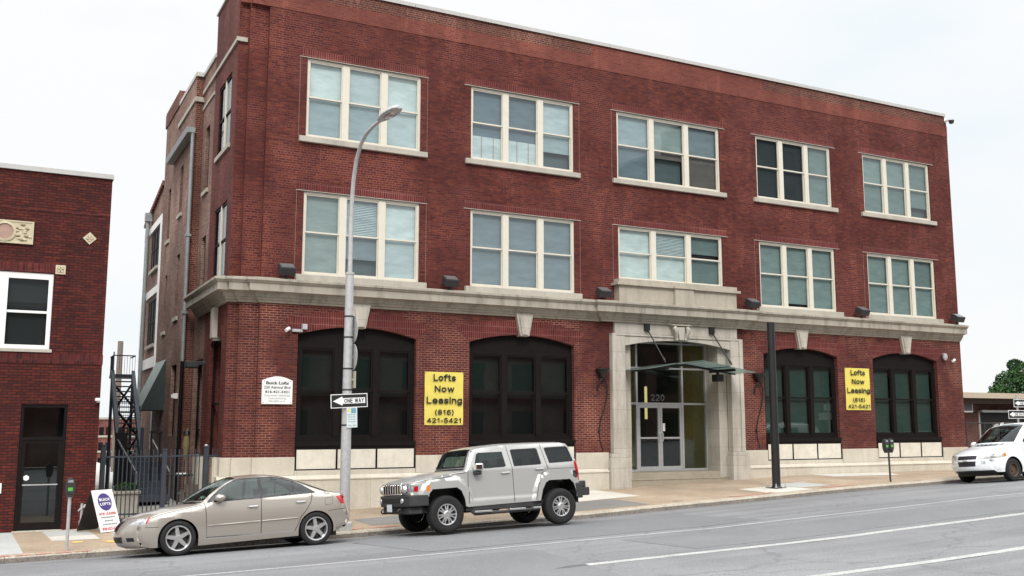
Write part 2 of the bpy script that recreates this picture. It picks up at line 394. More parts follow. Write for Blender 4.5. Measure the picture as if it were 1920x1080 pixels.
def lerp(nodes, x):
    if x <= nodes[0][0]: return nodes[0][1]
    for (a, b), (c, d) in zip(nodes, nodes[1:]):
        if x <= c: return b + (d - b) * (x - a) / (c - a)
    return nodes[-1][1]
def curve_pts(x0, x1, zs, zc, n=14):
    """segmental arch from right springing to left springing (counter-clockwise top edge)"""
    w = (x1 - x0) / 2; h = zc - zs; rad = (w * w + h * h) / (2 * h); cx = (x0 + x1) / 2; cz = zc - rad; a = math.asin(w / rad)
    return [(cx + rad * math.sin(a - 2 * a * k / n), cz + rad * math.cos(a - 2 * a * k / n)) for k in range(n + 1)]
def text(name, body, x, y, z, h, w, mat, parent, bold=.0, rotz=0., tilt=0., ex=.002, space=1., mirror=False):
    """flat lettering standing upright and facing -Y; (x, z) is its centre, h its cap height, w its width"""
    cu = bpy.data.curves.new(name, 'FONT'); cu.body = body; cu.size = 1; cu.align_x = 'CENTER'; cu.offset = bold; cu.extrude = .0; cu.resolution_u = 3
    cu.space_character = space
    ob = bpy.data.objects.new(name + '_tmp', cu); C.objects.link(ob)
    dg = bpy.context.evaluated_depsgraph_get(); me = bpy.data.meshes.new_from_object(ob.evaluated_get(dg))
    bpy.data.objects.remove(ob); bpy.data.curves.remove(cu)
    xs = [v.co.x for v in me.vertices]; ys = [v.co.y for v in me.vertices]
    x0, x1, y0, y1 = min(xs), max(xs), min(ys), max(ys)
    sx = (w / (x1 - x0)) if w else h / (y1 - y0); sy = h / (y1 - y0)
    for v in me.vertices:
        v.co = Vector(((v.co.x - (x0 + x1) / 2) * sx * (-1 if mirror else 1), 0, (v.co.y - (y0 + y1) / 2) * sy))
    me.materials.clear(); me.materials.append(mat)
    o = bpy.data.objects.new(name, me); C.objects.link(o); o.location = (x, y, z); o.rotation_euler = (tilt, 0, rotz)
    if parent: o.parent = parent
    return o
# a plain sans lettering drawn with strokes
def _A(cx, cy, rx, ry, a0, a1, n=12): return [(cx + rx * math.cos(R(a0 + (a1 - a0) * k / n)), cy + ry * math.sin(R(a0 + (a1 - a0) * k / n))) for k in range(n + 1)]
def _S(p, m=4):
    q = [p[0]] + p + [p[-1]]; o = []
    for i in range(1, len(q) - 2):
        for k in range(m):
            t = k / m; o.append(tuple(.5 * (2 * q[i][j] + (q[i + 1][j] - q[i - 1][j]) * t + (2 * q[i - 1][j] - 5 * q[i][j] + 4 * q[i + 1][j] - q[i + 2][j]) * t * t + (3 * q[i][j] - q[i - 1][j] - 3 * q[i + 1][j] + q[i + 2][j]) * t ** 3) for j in (0, 1)))
    return o + [p[-1]]
GLYPH = {'L': (.52, [[(0, 1), (0, 0), (.52, 0)]]), 'o': (.56, [_A(.28, .35, .28, .35, 0, 360)]), 'f': (.36, [_A(.32, .80, .18, .20, 60, 180, 6) + [(.14, 0)], [(-.04, .68), (.36, .68)]]),
 't': (.36, [[(.14, .95), (.14, .16), (.22, .02), (.36, .02)], [(-.04, .68), (.34, .68)]]), 's': (.46, [_S([(.45, .57), (.24, .70), (.02, .54), (.24, .36), (.47, .17), (.23, .0), (0, .13)])]),
 'N': (.62, [[(0, 0), (0, 1), (.62, 0), (.62, 1)]]), 'w': (.78, [[(0, .72), (.19, 0), (.39, .68), (.59, 0), (.78, .72)]]), 'e': (.55, [_A(.28, .35, .28, .35, 0, 318), [(.03, .35), (.55, .35)]]),
 'a': (.50, [_A(.25, .20, .24, .20, 0, 360), [(.49, 0), (.49, .50)] + _A(.25, .48, .24, .22, 0, 155, 8)]), 'i': (.06, [[(.03, 0), (.03, .70)], [(.03, .92), (.03, 1.02)]]), 'n': (.50, [[(0, 0), (0, .70)], _A(.25, .44, .25, .26, 180, 0, 8) + [(.5, 0)]]),
 'g': (.52, [_A(.26, .37, .26, .33, 0, 360), [(.52, .70), (.52, -.06)] + _A(.26, -.06, .26, .20, 0, -155, 8)]), '(': (.2, [_A(.32, .42, .30, .66, 120, 240, 8)]), ')': (.2, [_A(-.12, .42, .30, .66, 60, -60, 8)]),
 '8': (.56, [_A(.28, .75, .23, .25, 0, 360), _A(.28, .26, .28, .26, 0, 360)]), '1': (.34, [[(.04, .76), (.26, 1), (.26, 0)]]), '6': (.56, [_A(.28, .31, .28, .31, 0, 360), _S([(.52, .86), (.30, 1.0), (.07, .76), (0, .32)])]),
 '4': (.58, [[(.43, 0), (.43, 1), (0, .28), (.58, .28)]]), '2': (.55, [_A(.27, .73, .26, .27, 165, -35, 9) + [(0, 0), (.55, 0)]]), '5': (.55, [[(.50, 1), (.10, 1), (.05, .52)] + _A(.25, .32, .29, .32, 125, -150, 10)]), '0': (.56, [_A(.28, .5, .28, .5, 0, 360, 16)]), '-': (.28, [[(0, .38), (.28, .38)]]), ' ': (.25, []),
 'O': (.72, [_A(.36, .5, .36, .5, 0, 360, 18)]), 'E': (.5, [[(.5, 1), (0, 1), (0, 0), (.5, 0)], [(0, .52), (.45, .52)]]), 'W': (.86, [[(0, 1), (.22, 0), (.43, .95), (.64, 0), (.86, 1)]]), 'A': (.66, [[(0, 0), (.33, 1), (.66, 0)], [(.12, .32), (.54, .32)]]), 'Y': (.64, [[(0, 1), (.32, .48), (.64, 1)], [(.32, .48), (.32, 0)]]),
 'B': (.56, [[(0, 0), (0, 1)] + _A(.28, .76, .24, .24, 90, -90, 7) + [(0, .52)], [(0, .52)] + _A(.30, .26, .27, .26, 90, -90, 7) + [(0, 0)]]), 'U': (.58, [[(0, 1)] + _A(.29, .29, .29, .29, 180, 360, 9) + [(.58, 1)]]), 'I': (.04, [[(.02, 0), (.02, 1)]]), 'C': (.66, [_A(.36, .5, .36, .5, 48, 312, 14)]),
 'K': (.58, [[(0, 0), (0, 1)], [(.55, 1), (0, .38)], [(.18, .58), (.58, 0)]]), 'F': (.48, [[(.48, 1), (0, 1), (0, 0)], [(0, .52), (.42, .52)]]), 'T': (.6, [[(0, 1), (.6, 1)], [(.3, 1), (.3, 0)]]), 'S': (.56, [_S([(.54, .80), (.28, 1.0), (.03, .76), (.28, .52), (.56, .25), (.28, 0), (0, .18)])]), 'G': (.7, [_A(.36, .5, .36, .5, 48, 340, 14) + [(.70, .46), (.44, .46)]])}
def strokes(name, s, x, y, z, h, w, mat, parent, th=.19, gap=.30, tilt=0.):
    """lettering of cap height h fitted to width w (None keeps the natural width), facing -Y"""
    cx = 0; pls = []
    def parts(pl):                                              # cut a stroke where it turns back on itself
        out = [[pl[0]]]
        for j in range(1, len(pl)):
            out[-1].append(pl[j])
            if j < len(pl) - 1:
                a = Vector(pl[j]) - Vector(pl[j - 1]); b = Vector(pl[j + 1]) - Vector(pl[j])
                if a.length > 1e-6 and b.length > 1e-6 and a.normalized().dot(b.normalized()) < -.15: out.append([pl[j]])
        return out
    for ch in s:
        gw, st = GLYPH[ch]; pls += [[(px + cx, py) for px, py in q] for pl in st for q in parts(pl)]; cx += gw + gap
    W_ = cx - gap; sx = ((w - th * h) / W_) if w else h * .9; sy = h * (1 - th); mb = MB(); k = th * h / 2
    for i, pl in enumerate(pls):
        p = [((a - W_ / 2) * sx, (b - .5) * sy) for a, b in pl]; closed = math.hypot(p[0][0] - p[-1][0], p[0][1] - p[-1][1]) < 1e-5
        L = []
        for j in range(len(p)):
            a = p[j - 1] if j else (p[-2] if closed else None); b = p[j + 1] if j < len(p) - 1 else (p[1] if closed else None)
            d0 = Vector((p[j][0] - a[0], p[j][1] - a[1])).normalized() if a else None; d1 = Vector((b[0] - p[j][0], b[1] - p[j][1])).normalized() if b else None
            e = Vector((0, 0))
            if d0 is None: d0 = d1; e = -d1 * k * .9
            if d1 is None: d1 = d0; e = d0 * k * .9
            n0 = Vector((-d0[1], d0[0])); n1 = Vector((-d1[1], d1[0])); m = n0 + n1; m = m / max(.45, 1 + n0.dot(n1)) if m.length > 1e-6 else n0
            c = Vector(p[j]) + e; L.append((c + m * k, c - m * k))
        yy = -.0004 * (i % 7)
        for (a, b), (c, d) in zip(L, L[1:]): mb.poly([(b[0], yy, b[1]), (d[0], yy, d[1]), (c[0], yy, c[1]), (a[0], yy, a[1])])
    o = mb.build(name, mat, parent); o.location = (x, y, z); o.rotation_euler = (tilt, 0, 0); return o
XZ = lambda y: (lambda u, v: (u, y, v))
FY = lambda u, v, w: (u, w, v)

# ------------------------------------------------------------------ ground
KY = -4.7                                   # kerb line
G = [(-60, -1.3), (-10, -.24), (0, -.10), (3, -.055), (7, .03), (10, .11), (13.8, .205), (15.4, .28), (18, .385), (20.2, .475), (22.1, .565), (24.2, .635), (26, .68), (28, .745), (32, .82), (36, .9), (60, 1.5), (130, 3.)]
WLv = [(-60, -1.0), (-10, -.15), (0, .055), (1.5, .06), (7, .22), (12, .40), (17, .585), (18.2, .61), (22.5, .76), (24.6, .823), (26.5, .862), (29.5, .855), (34.3, .868), (40, 1.0), (60, 1.45), (130, 2.8)]
def zroad(x, y):
    d = max(0, KY - y); return lerp(G, x) + .075 * min(d, 2.2) + .021 * max(0, min(d, 9) - 2.2) - .015 * max(0, d - 11)
def zwalk(x, y):
    a = lerp(G, x) + .125; b = lerp(WLv, x); t = max(0, min(1, (y - KY) / -KY)); return a + (b - a) * t
def sheet(name, mat, xs, ys, zf, dz=0.):
    mb = MB(); nx = len(xs)
    mb.v = [(x, y, zf(x, y) + dz) for y in ys for x in xs]
    for j in range(len(ys) - 1):
        for i in range(nx - 1):
            a = j * nx + i; mb.f.append((a, a + 1, a + nx + 1, a + nx)); mb.m.append(0)
    return struct(mb.build(name, mat, smooth=True))
frange = lambda a, b, n: [a + (b - a) * k / n for k in range(n + 1)]
XS = frange(-60, -12, 8) + frange(-11, 45, 112) + frange(47, 130, 20)
sheet('road', M['asphalt'], XS, [-75, -50, -34, -28, -24, -20] + frange(-18, KY, 26), zroad)
sheet('far_sidewalk', M['walk'], XS[::4], [-62, -41.5], lambda x, y: zroad(x, y) + .1)
sheet('sidewalk', M['aggregate'], XS, frange(KY + .30, 0.4, 9), zwalk)
def zfar(x, y):
    k = max(0, min(1, (y - 30) / 110)); return -1.6 - 14 * k * k * (3 - 2 * k)
sheet('ground', M['earth'], [-3000, -800, -200, -60, 0, 60, 140, 300, 900, 3000], [-3000, -600, -90, -5, 20, 30, 45, 60, 75, 90, 110, 140, 300, 900, 3000], zfar)
zalley = lambda x, y: lerp(WLv, x) + .01 * min(y, 20)
sheet('alley_floor', M['concrete'], [2.2, 3.5, 5.6], frange(.4, 40, 20), zalley)
sheet('side_lot', M['asphalt_dark'], frange(34.2, 130, 24), frange(.4, 45, 10), lambda x, y: lerp(WLv, x) + .01 * y)
mb = MB()                                                    # kerb: stones with a rounded nose, joints between
kx = frange(-60, 130, 126)
for a, b in zip(kx, kx[1:]):
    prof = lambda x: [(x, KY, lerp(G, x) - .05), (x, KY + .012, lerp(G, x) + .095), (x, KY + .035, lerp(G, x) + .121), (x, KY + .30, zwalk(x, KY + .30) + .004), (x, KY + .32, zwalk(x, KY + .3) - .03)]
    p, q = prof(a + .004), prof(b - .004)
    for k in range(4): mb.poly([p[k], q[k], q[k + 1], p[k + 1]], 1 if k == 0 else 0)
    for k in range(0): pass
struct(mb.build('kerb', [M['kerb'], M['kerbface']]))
def strip(name, mat, pts_a, pts_b, zf, dz, n=40):
    """flush strip between two long edges given as functions of t"""
    mb = MB()
    for k in range(n):
        t, u = k / n, (k + 1) / n
        q = []
        for e, s in ((pts_a, t), (pts_a, u), (pts_b, u), (pts_b, t)):
            x = e[0][0] + (e[1][0] - e[0][0]) * s; y = e[0][1] + (e[1][1] - e[0][1]) * s; q.append((x, y, zf(x, y) + dz))
        mb.poly(q)
    return struct(mb.build(name, mat))
def patch(name, mat, poly, zf, dz=.004, step=.45):
    rv, tr = cdt(poly, [], step); mb = MB()
    for t, k in tr:
        p = [(rv[i][0], rv[i][1], zf(*rv[i]) + dz) for i in t]
        a = (p[1][0] - p[0][0]) * (p[2][1] - p[0][1]) - (p[1][1] - p[0][1]) * (p[2][0] - p[0][0])
        mb.poly(p if a > 0 else p[::-1])
    return struct(mb.build(name, mat))
#GROUND_DETAIL
strip('lane_line', M['lane_worn'], [(-14, -9.98), (23, -9.98)], [(-14, -9.87), (23, -9.87)], zroad, .004)
strip('lane_line', M['lane_worn'], [(23, -9.98), (70, -10.3)], [(23, -9.87), (70, -10.2)], zroad, .004)
strip('lane_line', M['lane'], [(7.9, -13.12), (70, -13.12)], [(8.3, -12.90), (70, -12.90)], zroad, .004)
strip('lane_line', M['lane'], [(8.4, -16.05), (70, -16.05)], [(8.4, -15.87), (70, -15.87)], zroad, .004)
patch('road_patch', M['asphalt_patch'], [(6.7, -6.9), (7.3, -9.5), (15.4, -9.45), (15.0, -6.7)], zroad)
patch('road_patch', M['asphalt_patch'], [(2.2, -10.6), (9.0, -10.5), (8.4, -14.5), (1.2, -14.4)], zroad)
patch('road_patch', M['asphalt_patch'], [(11.0, -10.4), (30, -10.6), (30, -12.6), (11.2, -12.5)], zroad)
for pl, mt in (([(14.3, -.2), (16.85, -.2), (17.05, -2.35), (14.3, -2.45)], 'walk'), ([(13.6, -2.52), (15.95, -2.50), (16.1, -4.15), (13.7, -4.15)], 'asphalt_dark'),
               ([(20.4, -2.75), (22.0, -2.75), (22.0, -4.3), (20.4, -4.3)], 'walk'), ([(22.05, -2.3), (23.4, -2.3), (23.3, -3.7), (22.05, -3.7)], 'walk_grey'),
               ([(25.9, -.2), (29.6, -.2), (28.4, -1.9), (25.9, -1.35)], 'walk'), ([(8.2, -2.4), (9.5, -2.3), (9.5, -4.0), (8.2, -3.8)], 'asphalt_dark'),
               ([(-8, -.05), (.5, -.05), (.66, -4.36), (-8, -4.36)], 'walk_grey'), ([(1.22, -1.38), (2.2, -1.6), (2.25, -2.55), (1.27, -2.33)], 'walk'),
               ([(1.14, -.2), (2.1, -.2), (2.2, -1.55), (1.22, -1.34)], 'walk_grey')):
    patch('sidewalk_slab', M[mt], pl, zwalk)
for pl, mt in (([(19.0, -4.12), (20.6, -4.05), (20.7, -4.18), (19.0, -4.33)], 'redpaint'), ([(22.6, -3.98), (23.9, -4.08), (23.9, -4.2), (22.6, -4.2)], 'redpaint'),
               ([(7.2, -4.1), (7.8, -4.0), (7.85, -4.3), (7.2, -4.35)], 'redpaint'), ([(8.0, -4.2), (8.7, -4.15), (8.7, -4.34), (8.0, -4.34)], 'redpaint'),
               ([(1.62, -2.75), (1.85, -2.8), (1.88, -3.1), (1.66, -3.1)], 'yelpaint'), ([(2.25, -3.0), (2.5, -3.1), (2.5, -3.5), (2.3, -3.4)], 'yelpaint'), ([(1.85, -.4), (2.1, -.45), (2.1, -.65), (1.9, -.65)], 'yelpaint')):
    patch('painted_mark', M[mt], pl, zwalk, .008)
mb = MB()                                                     # worn red paint on the kerb top in front of the left doorway
for a in frange(-.6, 1.6, 6):
    mb.poly([(a, KY + .04, zwalk(a, KY + .3) + .004), (a + .3, KY + .04, zwalk(a + .3, KY + .3) + .004), (a + .3, KY + .2, zwalk(a + .3, KY + .3) + .007), (a, KY + .2, zwalk(a, KY + .3) + .007)])
struct(mb.build('kerb_paint', M['redpaint']))
for x, y, w_, d_ in ((17.0, -4.1, .32, .12), (18.9, -4.22, .3, .1), (13.1, -4.2, .3, .1)):
    tag(MB().box(x, x + w_, y, y + d_, zwalk(x, y) - .02, zwalk(x, y) + .012).build('utility_cover', M['asphalt_dark'], bevel=.004),
        'small dark utility cover in the tan pavement ' + ({17.0: 'in front of the entrance steps', 18.9: 'left of the black pole', 13.1: 'behind the grey off-road car'}[x]), 'cover', 'utility covers in the pavement')

# ------------------------------------------------------------------ the main brick building
X0, X1 = 6.22, 34.38
WX = [(7.35, 10.88), (12.56, 16.28), (17.97, 22.35), (24.03, 27.72), (29.41, 33.15)]
UZ, LZ = (10.77, 13.13), (6.78, 9.19)
LOW = [(7.30, 10.83), (12.55, 16.22), (24.05, 27.60), (29.42, 32.95)]
bld = thing('brick_building', 'three storey red brick loft building with pale stone cornice and arched ground floor windows', 'building', (20, 0, .5))
def off(o): o.matrix_parent_inverse = Matrix.Translation((-20, 0, -.5)); return o
def part(mb, name, mat, parent=None, **k):
    o = mb.build(name, mat, parent or bld, **k)
    if (parent or bld) is bld: off(o)
    return o
def rect(a, b, c, d): return [(a, c), (b, c), (b, d), (a, d)]
arch = [[(a, 1.2), (b, 1.2)] + curve_pts(a, b, 5.10, 5.37) for a, b in LOW]
holes = [rect(a, b, *UZ) for a, b in WX] + [rect(a, b, LZ[0] if i != 2 else 7.36, LZ[1]) for i, (a, b) in enumerate(WX)]
mb = MB()
lowz = 5.94
wall_panel(mb, rect(X0, X1, lowz, 14.50), holes, XZ(0))
for h in holes:                                                # brick reveals
    n = len(h)
    for k in range(n):
        a, b = h[k], h[(k + 1) % n]; mb.poly([(a[0], 0, a[1]), (a[0], .16, a[1]), (b[0], .16, b[1]), (b[0], 0, b[1])])
mb.poly([(X1, 0, .4), (X1, 12.1, .4), (X1, 12.1, 14.5), (X1, 0, 14.5)])            # right flank and rear
mb.poly([(X1, 12.1, .0), (5.2, 12.1, 0), (5.2, 12.1, 14.0), (X1, 12.1, 14.0)])
for (xa, xb, y, yb) in ((5.70, X0, .13, 0), (5.42, 5.70, .26, .13)):          # the two set-back steps of the left corner
    mb.poly([(xa, y, lowz), (xb, y, lowz), (xb, y, 15.40), (xa, y, 15.40)])
    mb.poly([(xb, y, lowz), (xb, yb, lowz), (xb, yb, 15.40), (xb, y, 15.40)])
part(mb, 'wall', M['brick'])
mb = MB()
wall_panel(mb, rect(X0, X1, 1.3, lowz), arch + [rect(17.70, 22.80, 1.0, 6.0)], XZ(0))
for h in arch:
    for k in range(1, len(h) - 1):
        a, b = h[k], h[k + 1]; mb.poly([(a[0], 0, a[1]), (a[0], .24, a[1]), (b[0], .24, b[1]), (b[0], 0, b[1])])
    a, b = h[0], h[-1]; mb.poly([(b[0], 0, b[1]), (b[0], .24, b[1]), (a[0], .24, a[1]), (a[0], 0, a[1])])
for (xa, xb, y, yb) in ((5.70, X0, .13, 0), (5.42, 5.70, .26, .13)):
    mb.poly([(xa, y, 1.3), (xb, y, 1.3), (xb, y, lowz), (xa, y, lowz)])
    mb.poly([(xb, y, 1.3), (xb, yb, 1.3), (xb, yb, lowz), (xb, y, lowz)])
part(mb, 'ground_floor_wall', M['brick_low'])
# parapet: paler band, brown brick above, thin white coping
part(MB().box(5.72, X1, -.012, .30, 14.47, 14.92).box(5.44, 5.72, .12, .30, 14.5, 14.92), 'parapet_band', M['brick_band'])
part(MB().box(X0, 17.0, -.006, .30, 14.92, 15.36).box(5.42, X0, .13, .30, 14.92, 15.36), 'parapet', M['brick_par'])
part(MB().box(24.4, X1 - .02, -.006, .30, 14.92, 15.36), 'parapet', M['brick_par'])
part(MB().box(17.0, 24.4, -.006, .30, 14.92, 15.36), 'rebuilt_parapet', M['brick_band'])
mb = MB()
for a in frange(5.9, 34.3 - 2.367, 11): mb.box(a, a + 2.364, -.055, .36, 15.362, 15.43); mb.box(a + .004, a + 2.360, -.062, -.056, 15.31, 15.43);
part(mb, 'coping', M['coping'])
part(MB().box(5.6, 34.3, .31, 12.0, 13.8, 13.95), 'roof', M['asphalt_dark'])
# soldier courses over the windows and brick arches over the ground floor
for a, b in WX:
    for t in (UZ[1], LZ[1]):
        o_ = part(MB().box(a - .20, b + .20, -.010, .02, t + .02, t + .25), 'lintel_course', M['soldier'], swap=True)
        part(MB().box(a - .24, b + .24, -.018, .05, t, t + .018), 'steel_lintel', M['stone_trim'], o_)
        for x in (a - .215, b + .205)[(1 if a == WX[1][0] else 0):(1 if a > 17 else 2)] if a < 20 else ((a - .215,) if t < 10 else ()): part(MB().box(x, x + .008, -.003, .01, (UZ if t > 10 else LZ)[0] + (.0 if (t > 10 or a != WX[2][0]) else .58), t - .002), 'caulk_joint', M['caulk'], o_)
for a, b in LOW:
    mb = MB()
    lo = curve_pts(a, b, 5.10, 5.37, 16); hi = curve_pts(a - .42, b + .42, 5.52, 5.82, 16)
    for k in range(16):
        q = [lo[k], hi[k], hi[k + 1], lo[k + 1]]
        mb.poly([(u, -.010, v) for u, v in q]); mb.poly([(lo[k][0], -.010, lo[k][1]), (lo[k + 1][0], -.010, lo[k + 1][1]), (lo[k + 1][0], .0, lo[k + 1][1]), (lo[k][0], .0, lo[k][1])])
    part(mb, 'arch_course', M['soldier'], swap=True)
# stone base: plain upper course with window aprons cut out, projecting lower course with a weathered ledge
mb = MB(); segs = [(5.34, 5.62, .18), (5.62, 6.14, .05), (6.14, 7.29, -.08), (10.84, 12.54, -.08), (16.23, 17.44, -.08), (23.06, 24.04, -.08), (27.61, 29.41, -.08), (32.96, 34.40, -.08)]
for a, b, y in segs: part(MB().box(a, b, y, y + .3, 1.24, 1.735), 'base_course', M['stone_base'], bevel=.006)
for a, b in LOW: part(MB().box(a, b, -.06, .24, 1.24, 1.37), 'apron_sill', M['stone_base'], bevel=.006)
for a, b, y in ((5.28, 5.56, .10), (5.56, 6.08, -.03), (6.08, 17.40, -.16), (23.10, 34.42, -.16)):
    mb2 = MB().box(a, b, y, y + .4, -.3, 1.10)
    mb2.prism([(y, 1.102), (y + .4, 1.102), (y + .4, 1.25), (y + .09, 1.24), (y + .02, 1.17), (y - .02, 1.15), (y - .02, 1.115)], lambda u, v, w: (w, u, v), a - .01, b + .005)
    part(mb2, 'plinth', M['stone_base'], bevel=.006)
# side base
part(MB().box(5.22, 5.40, .5, .98, -.3, 1.735), 'side_base', M['stone_base'])
part(MB().box(5.22, 5.40, 2.66, 3.5, -.3, 1.735), 'side_base', M['stone_base'])

def sweep(path, prof, closed=False):
    mb = MB(); n = len(path); offs = []
    for k in range(n):
        d0 = (Vector(path[k]) - Vector(path[k - 1])).normalized() if k else None
        d1 = (Vector(path[k + 1]) - Vector(path[k])).normalized() if k < n - 1 else None
        n0 = Vector((d0[1], -d0[0])) if d0 else None; n1 = Vector((d1[1], -d1[0])) if d1 else None
        if n0 is None: m_ = n1
        elif n1 is None: m_ = n0
        else: m_ = (n0 + n1) / (1 + n0.dot(n1)) if n0.dot(n1) > -.9 else n0
        offs.append(m_)
    for k in range(n - 1):
        for (o0, z0), (o1, z1) in zip(prof, prof[1:]):
            P = lambda i, o, z: (path[i][0] + offs[i][0] * o, path[i][1] + offs[i][1] * o, z)
            mb.poly([P(k, o0, z0), P(k + 1, o0, z0), P(k + 1, o1, z1), P(k, o1, z1)])
    for i in (0, n - 1):
        pl = [(path[i][0] + offs[i][0] * o, path[i][1] + offs[i][1] * o, z) for o, z in prof]
        mb.poly(pl if i else pl[::-1])
    return mb
cpath = [(5.42, 4.95), (5.42, .26), (5.70, .26), (5.70, .13), (X0, .13), (X0, 0), (17.20, 0), (17.20, -.13), (23.10, -.13), (23.10, 0), (X1, 0)]
cprof = [(0, 5.93), (.05, 5.94), (.06, 5.99), (.11, 6.01), (.11, 6.06), (.16, 6.08), (.18, 6.17), (.24, 6.20), (.37, 6.215), (.37, 6.42), (.40, 6.43), (.43, 6.47), (.46, 6.49), (.46, 6.555), (.0, 6.64)]
part(sweep(cpath, cprof), 'cornice', M['stone_corn'])
# sills
for i, (a, b) in enumerate(WX):
    part(MB().box(a - .20, b + .20, -.10, .14, UZ[0] - .16, UZ[0] - .002), 'window_sill', M['stone_trim'], bevel=.008)
    if i != 2: part(MB().box(a - .20, b + .20, -.14, .14, LZ[0] - .17, LZ[0] - .002), 'window_sill', M['stone_trim'], bevel=.008)
# parapet block over the entrance, carrying the middle window
mb = MB().box(17.78, 22.66, -.30, .10, 6.58, 7.14).box(17.66, 22.78, -.40, .12, 7.142, 7.22).box(17.76, 22.66, -.34, .13, 7.222, 7.355).box(19.95, 20.72, -.42, -.29, 6.58, 7.14).box(19.90, 20.77, -.47, -.38, 7.142, 7.22).box(19.92, 20.75, -.46, -.29, 6.58, 6.64)
for a, b in ((17.98, 19.80), (20.87, 22.46)): mb.box(a, b, -.302, -.30, 6.68, 7.06)
part(mb, 'entrance_parapet', M['stone_tan'], bevel=.012)
for a, b in LOW:
    c = (a + b) / 2; mb = MB()
    mb.prism([(c - .16, 5.33), (c + .16, 5.33), (c + .30, 6.02), (c - .30, 6.02)], FY, -.13, .15)
    mb.prism([(c - .11, 5.37), (c + .11, 5.37), (c + .20, 5.93), (c - .20, 5.93)], FY, -.17, -.131)
    part(mb, 'keystone', M['stone'], bevel=.012)

# upper windows: three double-hung units in one cream frame
_bl = {}
def pane_mat(c):
    k = tuple(round(x, 3) for x in c)
    if k not in _bl: _bl[k] = plain('pane_tone_%d' % len(_bl), c, .8, var=.16, vscale=3.5, sc=(.5, 1, 1.6))
    return _bl[k]
Wh = (.52, .605, .61); Wp = (.40, .475, .495); Bl = (.26, .335, .365); Gy = (.105, .150, .180); Gb = (.155, .20, .225); Te = (.165, .23, .225); Td = (.115, .17, .168); Md = (.22, .275, .27); Dk = (.012, .02, .024); Br = (.085, .075, .07)  # some tones carry mirrored sky
DROP = {(0, 1, 2, 1): .50, (1, 2, 2, 0): .75, (0, 2, 1, 1): .2, (1, 3, 1, 1): .85, (0, 4, 2, 1): .6, (1, 0, 1, 1): .55}      # shades not pulled right down: share of the pane they cover
PANES = {(0, 0): (Wh, Wp, Wh, Bl, Bl, Wp), (0, 1): (Gy, Gy, Wp, Gy, Gy, Bl), (0, 2): (Bl, Md, Gb, Gy, Br, Br), (0, 3): (Dk, Dk, Td, Dk, Dk, Td), (0, 4): (Te, Te, Td, Td, Td, Td),
         (1, 0): (Md, Wp, Wh, Md, Gb, Wp), (1, 1): (Gb, Gb, Gb, Gb, Gb, Gb), (1, 2): (Wh, Wp, Td, Wh, Wh, Td), (1, 3): (Te, Te, Te, Te, Te, Te), (1, 4): (Te, Te, Td, Te, Te, Te)}
def upper_window(i, r):
    a, b = WX[i]; z0, z1 = UZ if r == 0 else LZ
    if r and i == 2: z0 = 7.36
    mb = MB(); j, mu, y0, y1 = .075, .20, .05, .15
    mb.box(a, a + j, y0, y1, z0, z1).box(b - j, b, y0, y1, z0, z1).box(a + j, b - j, y0, y1, z1 - .07, z1).box(a + j, b - j, y0 - .02, y1, z0, z0 + .07)
    w = (b - a - 2 * j - 2 * mu) / 3; zm = (z0 + z1) / 2 + .02; gl = MB(); bd = MB(); mats = []
    for k in range(3):
        u = a + j + k * (w + mu); v = u + w
        if k < 2: mb.box(v, v + mu, y0 - .015, y1, z0 + .07, z1 - .07)
        s = .028
        for (p, q, yy) in ((zm, z1 - .07, y0 + .02), (z0 + .07, zm + .03, y0 + .05)):   # sashes, the lower one set back
            mb.box(u, u + s, yy, yy + .04, p, q).box(v - s, v, yy, yy + .04, p, q).box(u + s, v - s, yy, yy + .04, p, p + .045).box(u + s, v - s, yy, yy + .04, q - .035, q)
            gl.poly([(u + s, yy + .02, p + .045), (v - s, yy + .02, p + .045), (v - s, yy + .02, q - .035), (u + s, yy + .02, q - .035)])
        for row, (p, q) in ((0, (zm + .02, z1 - .07)), (1, (z0 + .07, zm + .02))):
            col = PANES[(r, i)][row * 3 + k]; m_ = pane_mat(col)
            if m_ not in mats: mats.append(m_)
            fr_ = DROP.get((r, i, k, row), 1.); pz = q - (q - p) * fr_
            bd.poly([(u - .02, y1 + .035, pz), (v + .02, y1 + .035, pz), (v + .02, y1 + .035, q), (u - .02, y1 + .035, q)], mats.index(m_))
            if fr_ < 1:
                md_ = pane_mat((.055, .085, .095))  # unlit room below, its darkness put into the sheet colour
                if md_ not in mats: mats.append(md_)
                bd.poly([(u - .02, y1 + .16, p), (v + .02, y1 + .16, p), (v + .02, y1 + .16, pz + .1), (u - .02, y1 + .16, pz + .1)], mats.index(md_)); bd.box(u - .02, v + .02, y1 + .02, y1 + .05, pz - .02, pz, mats.index(m_))
            if (r, i) in ((1, 0), (1, 2)) and k == 1 and row == 0:                   # slatted blind in front of the shade
                z = pz + .02
                while z < q - .05: bd.poly([(u + .03, y1 + .006, z), (v - .03, y1 + .006, z), (v - .03, y1 + .028, z + .038), (u + .03, y1 + .028, z + .038)], mats.index(m_)); z += .05
    if (r, i) == (0, 1):                                        # white boards standing inside the lower panes
        m_ = pane_mat((.46, .53, .55)); mats.append(m_); m2 = pane_mat((.30, .24, .19)); mats.append(m2)
        for k in range(2):
            u = a + j + k * (w + mu); bd.box(u + .01, u + w - .01, y1 + .01, y1 + .025, z0 + .07, z0 + .82, len(mats) - 2)
            for q in (.33, .72): bd.box(u + w * q, u + w * q + .025, y1 + .002, y1 + .009, z0 + .07, z0 + .82, len(mats) - 1)
    f = part(mb, 'window', M['frame']); part(gl, 'glass', M['glass_up'], f); part(bd, 'pane_backing', mats, f)
for r in (0, 1):
    for i in range(5): upper_window(i, r)

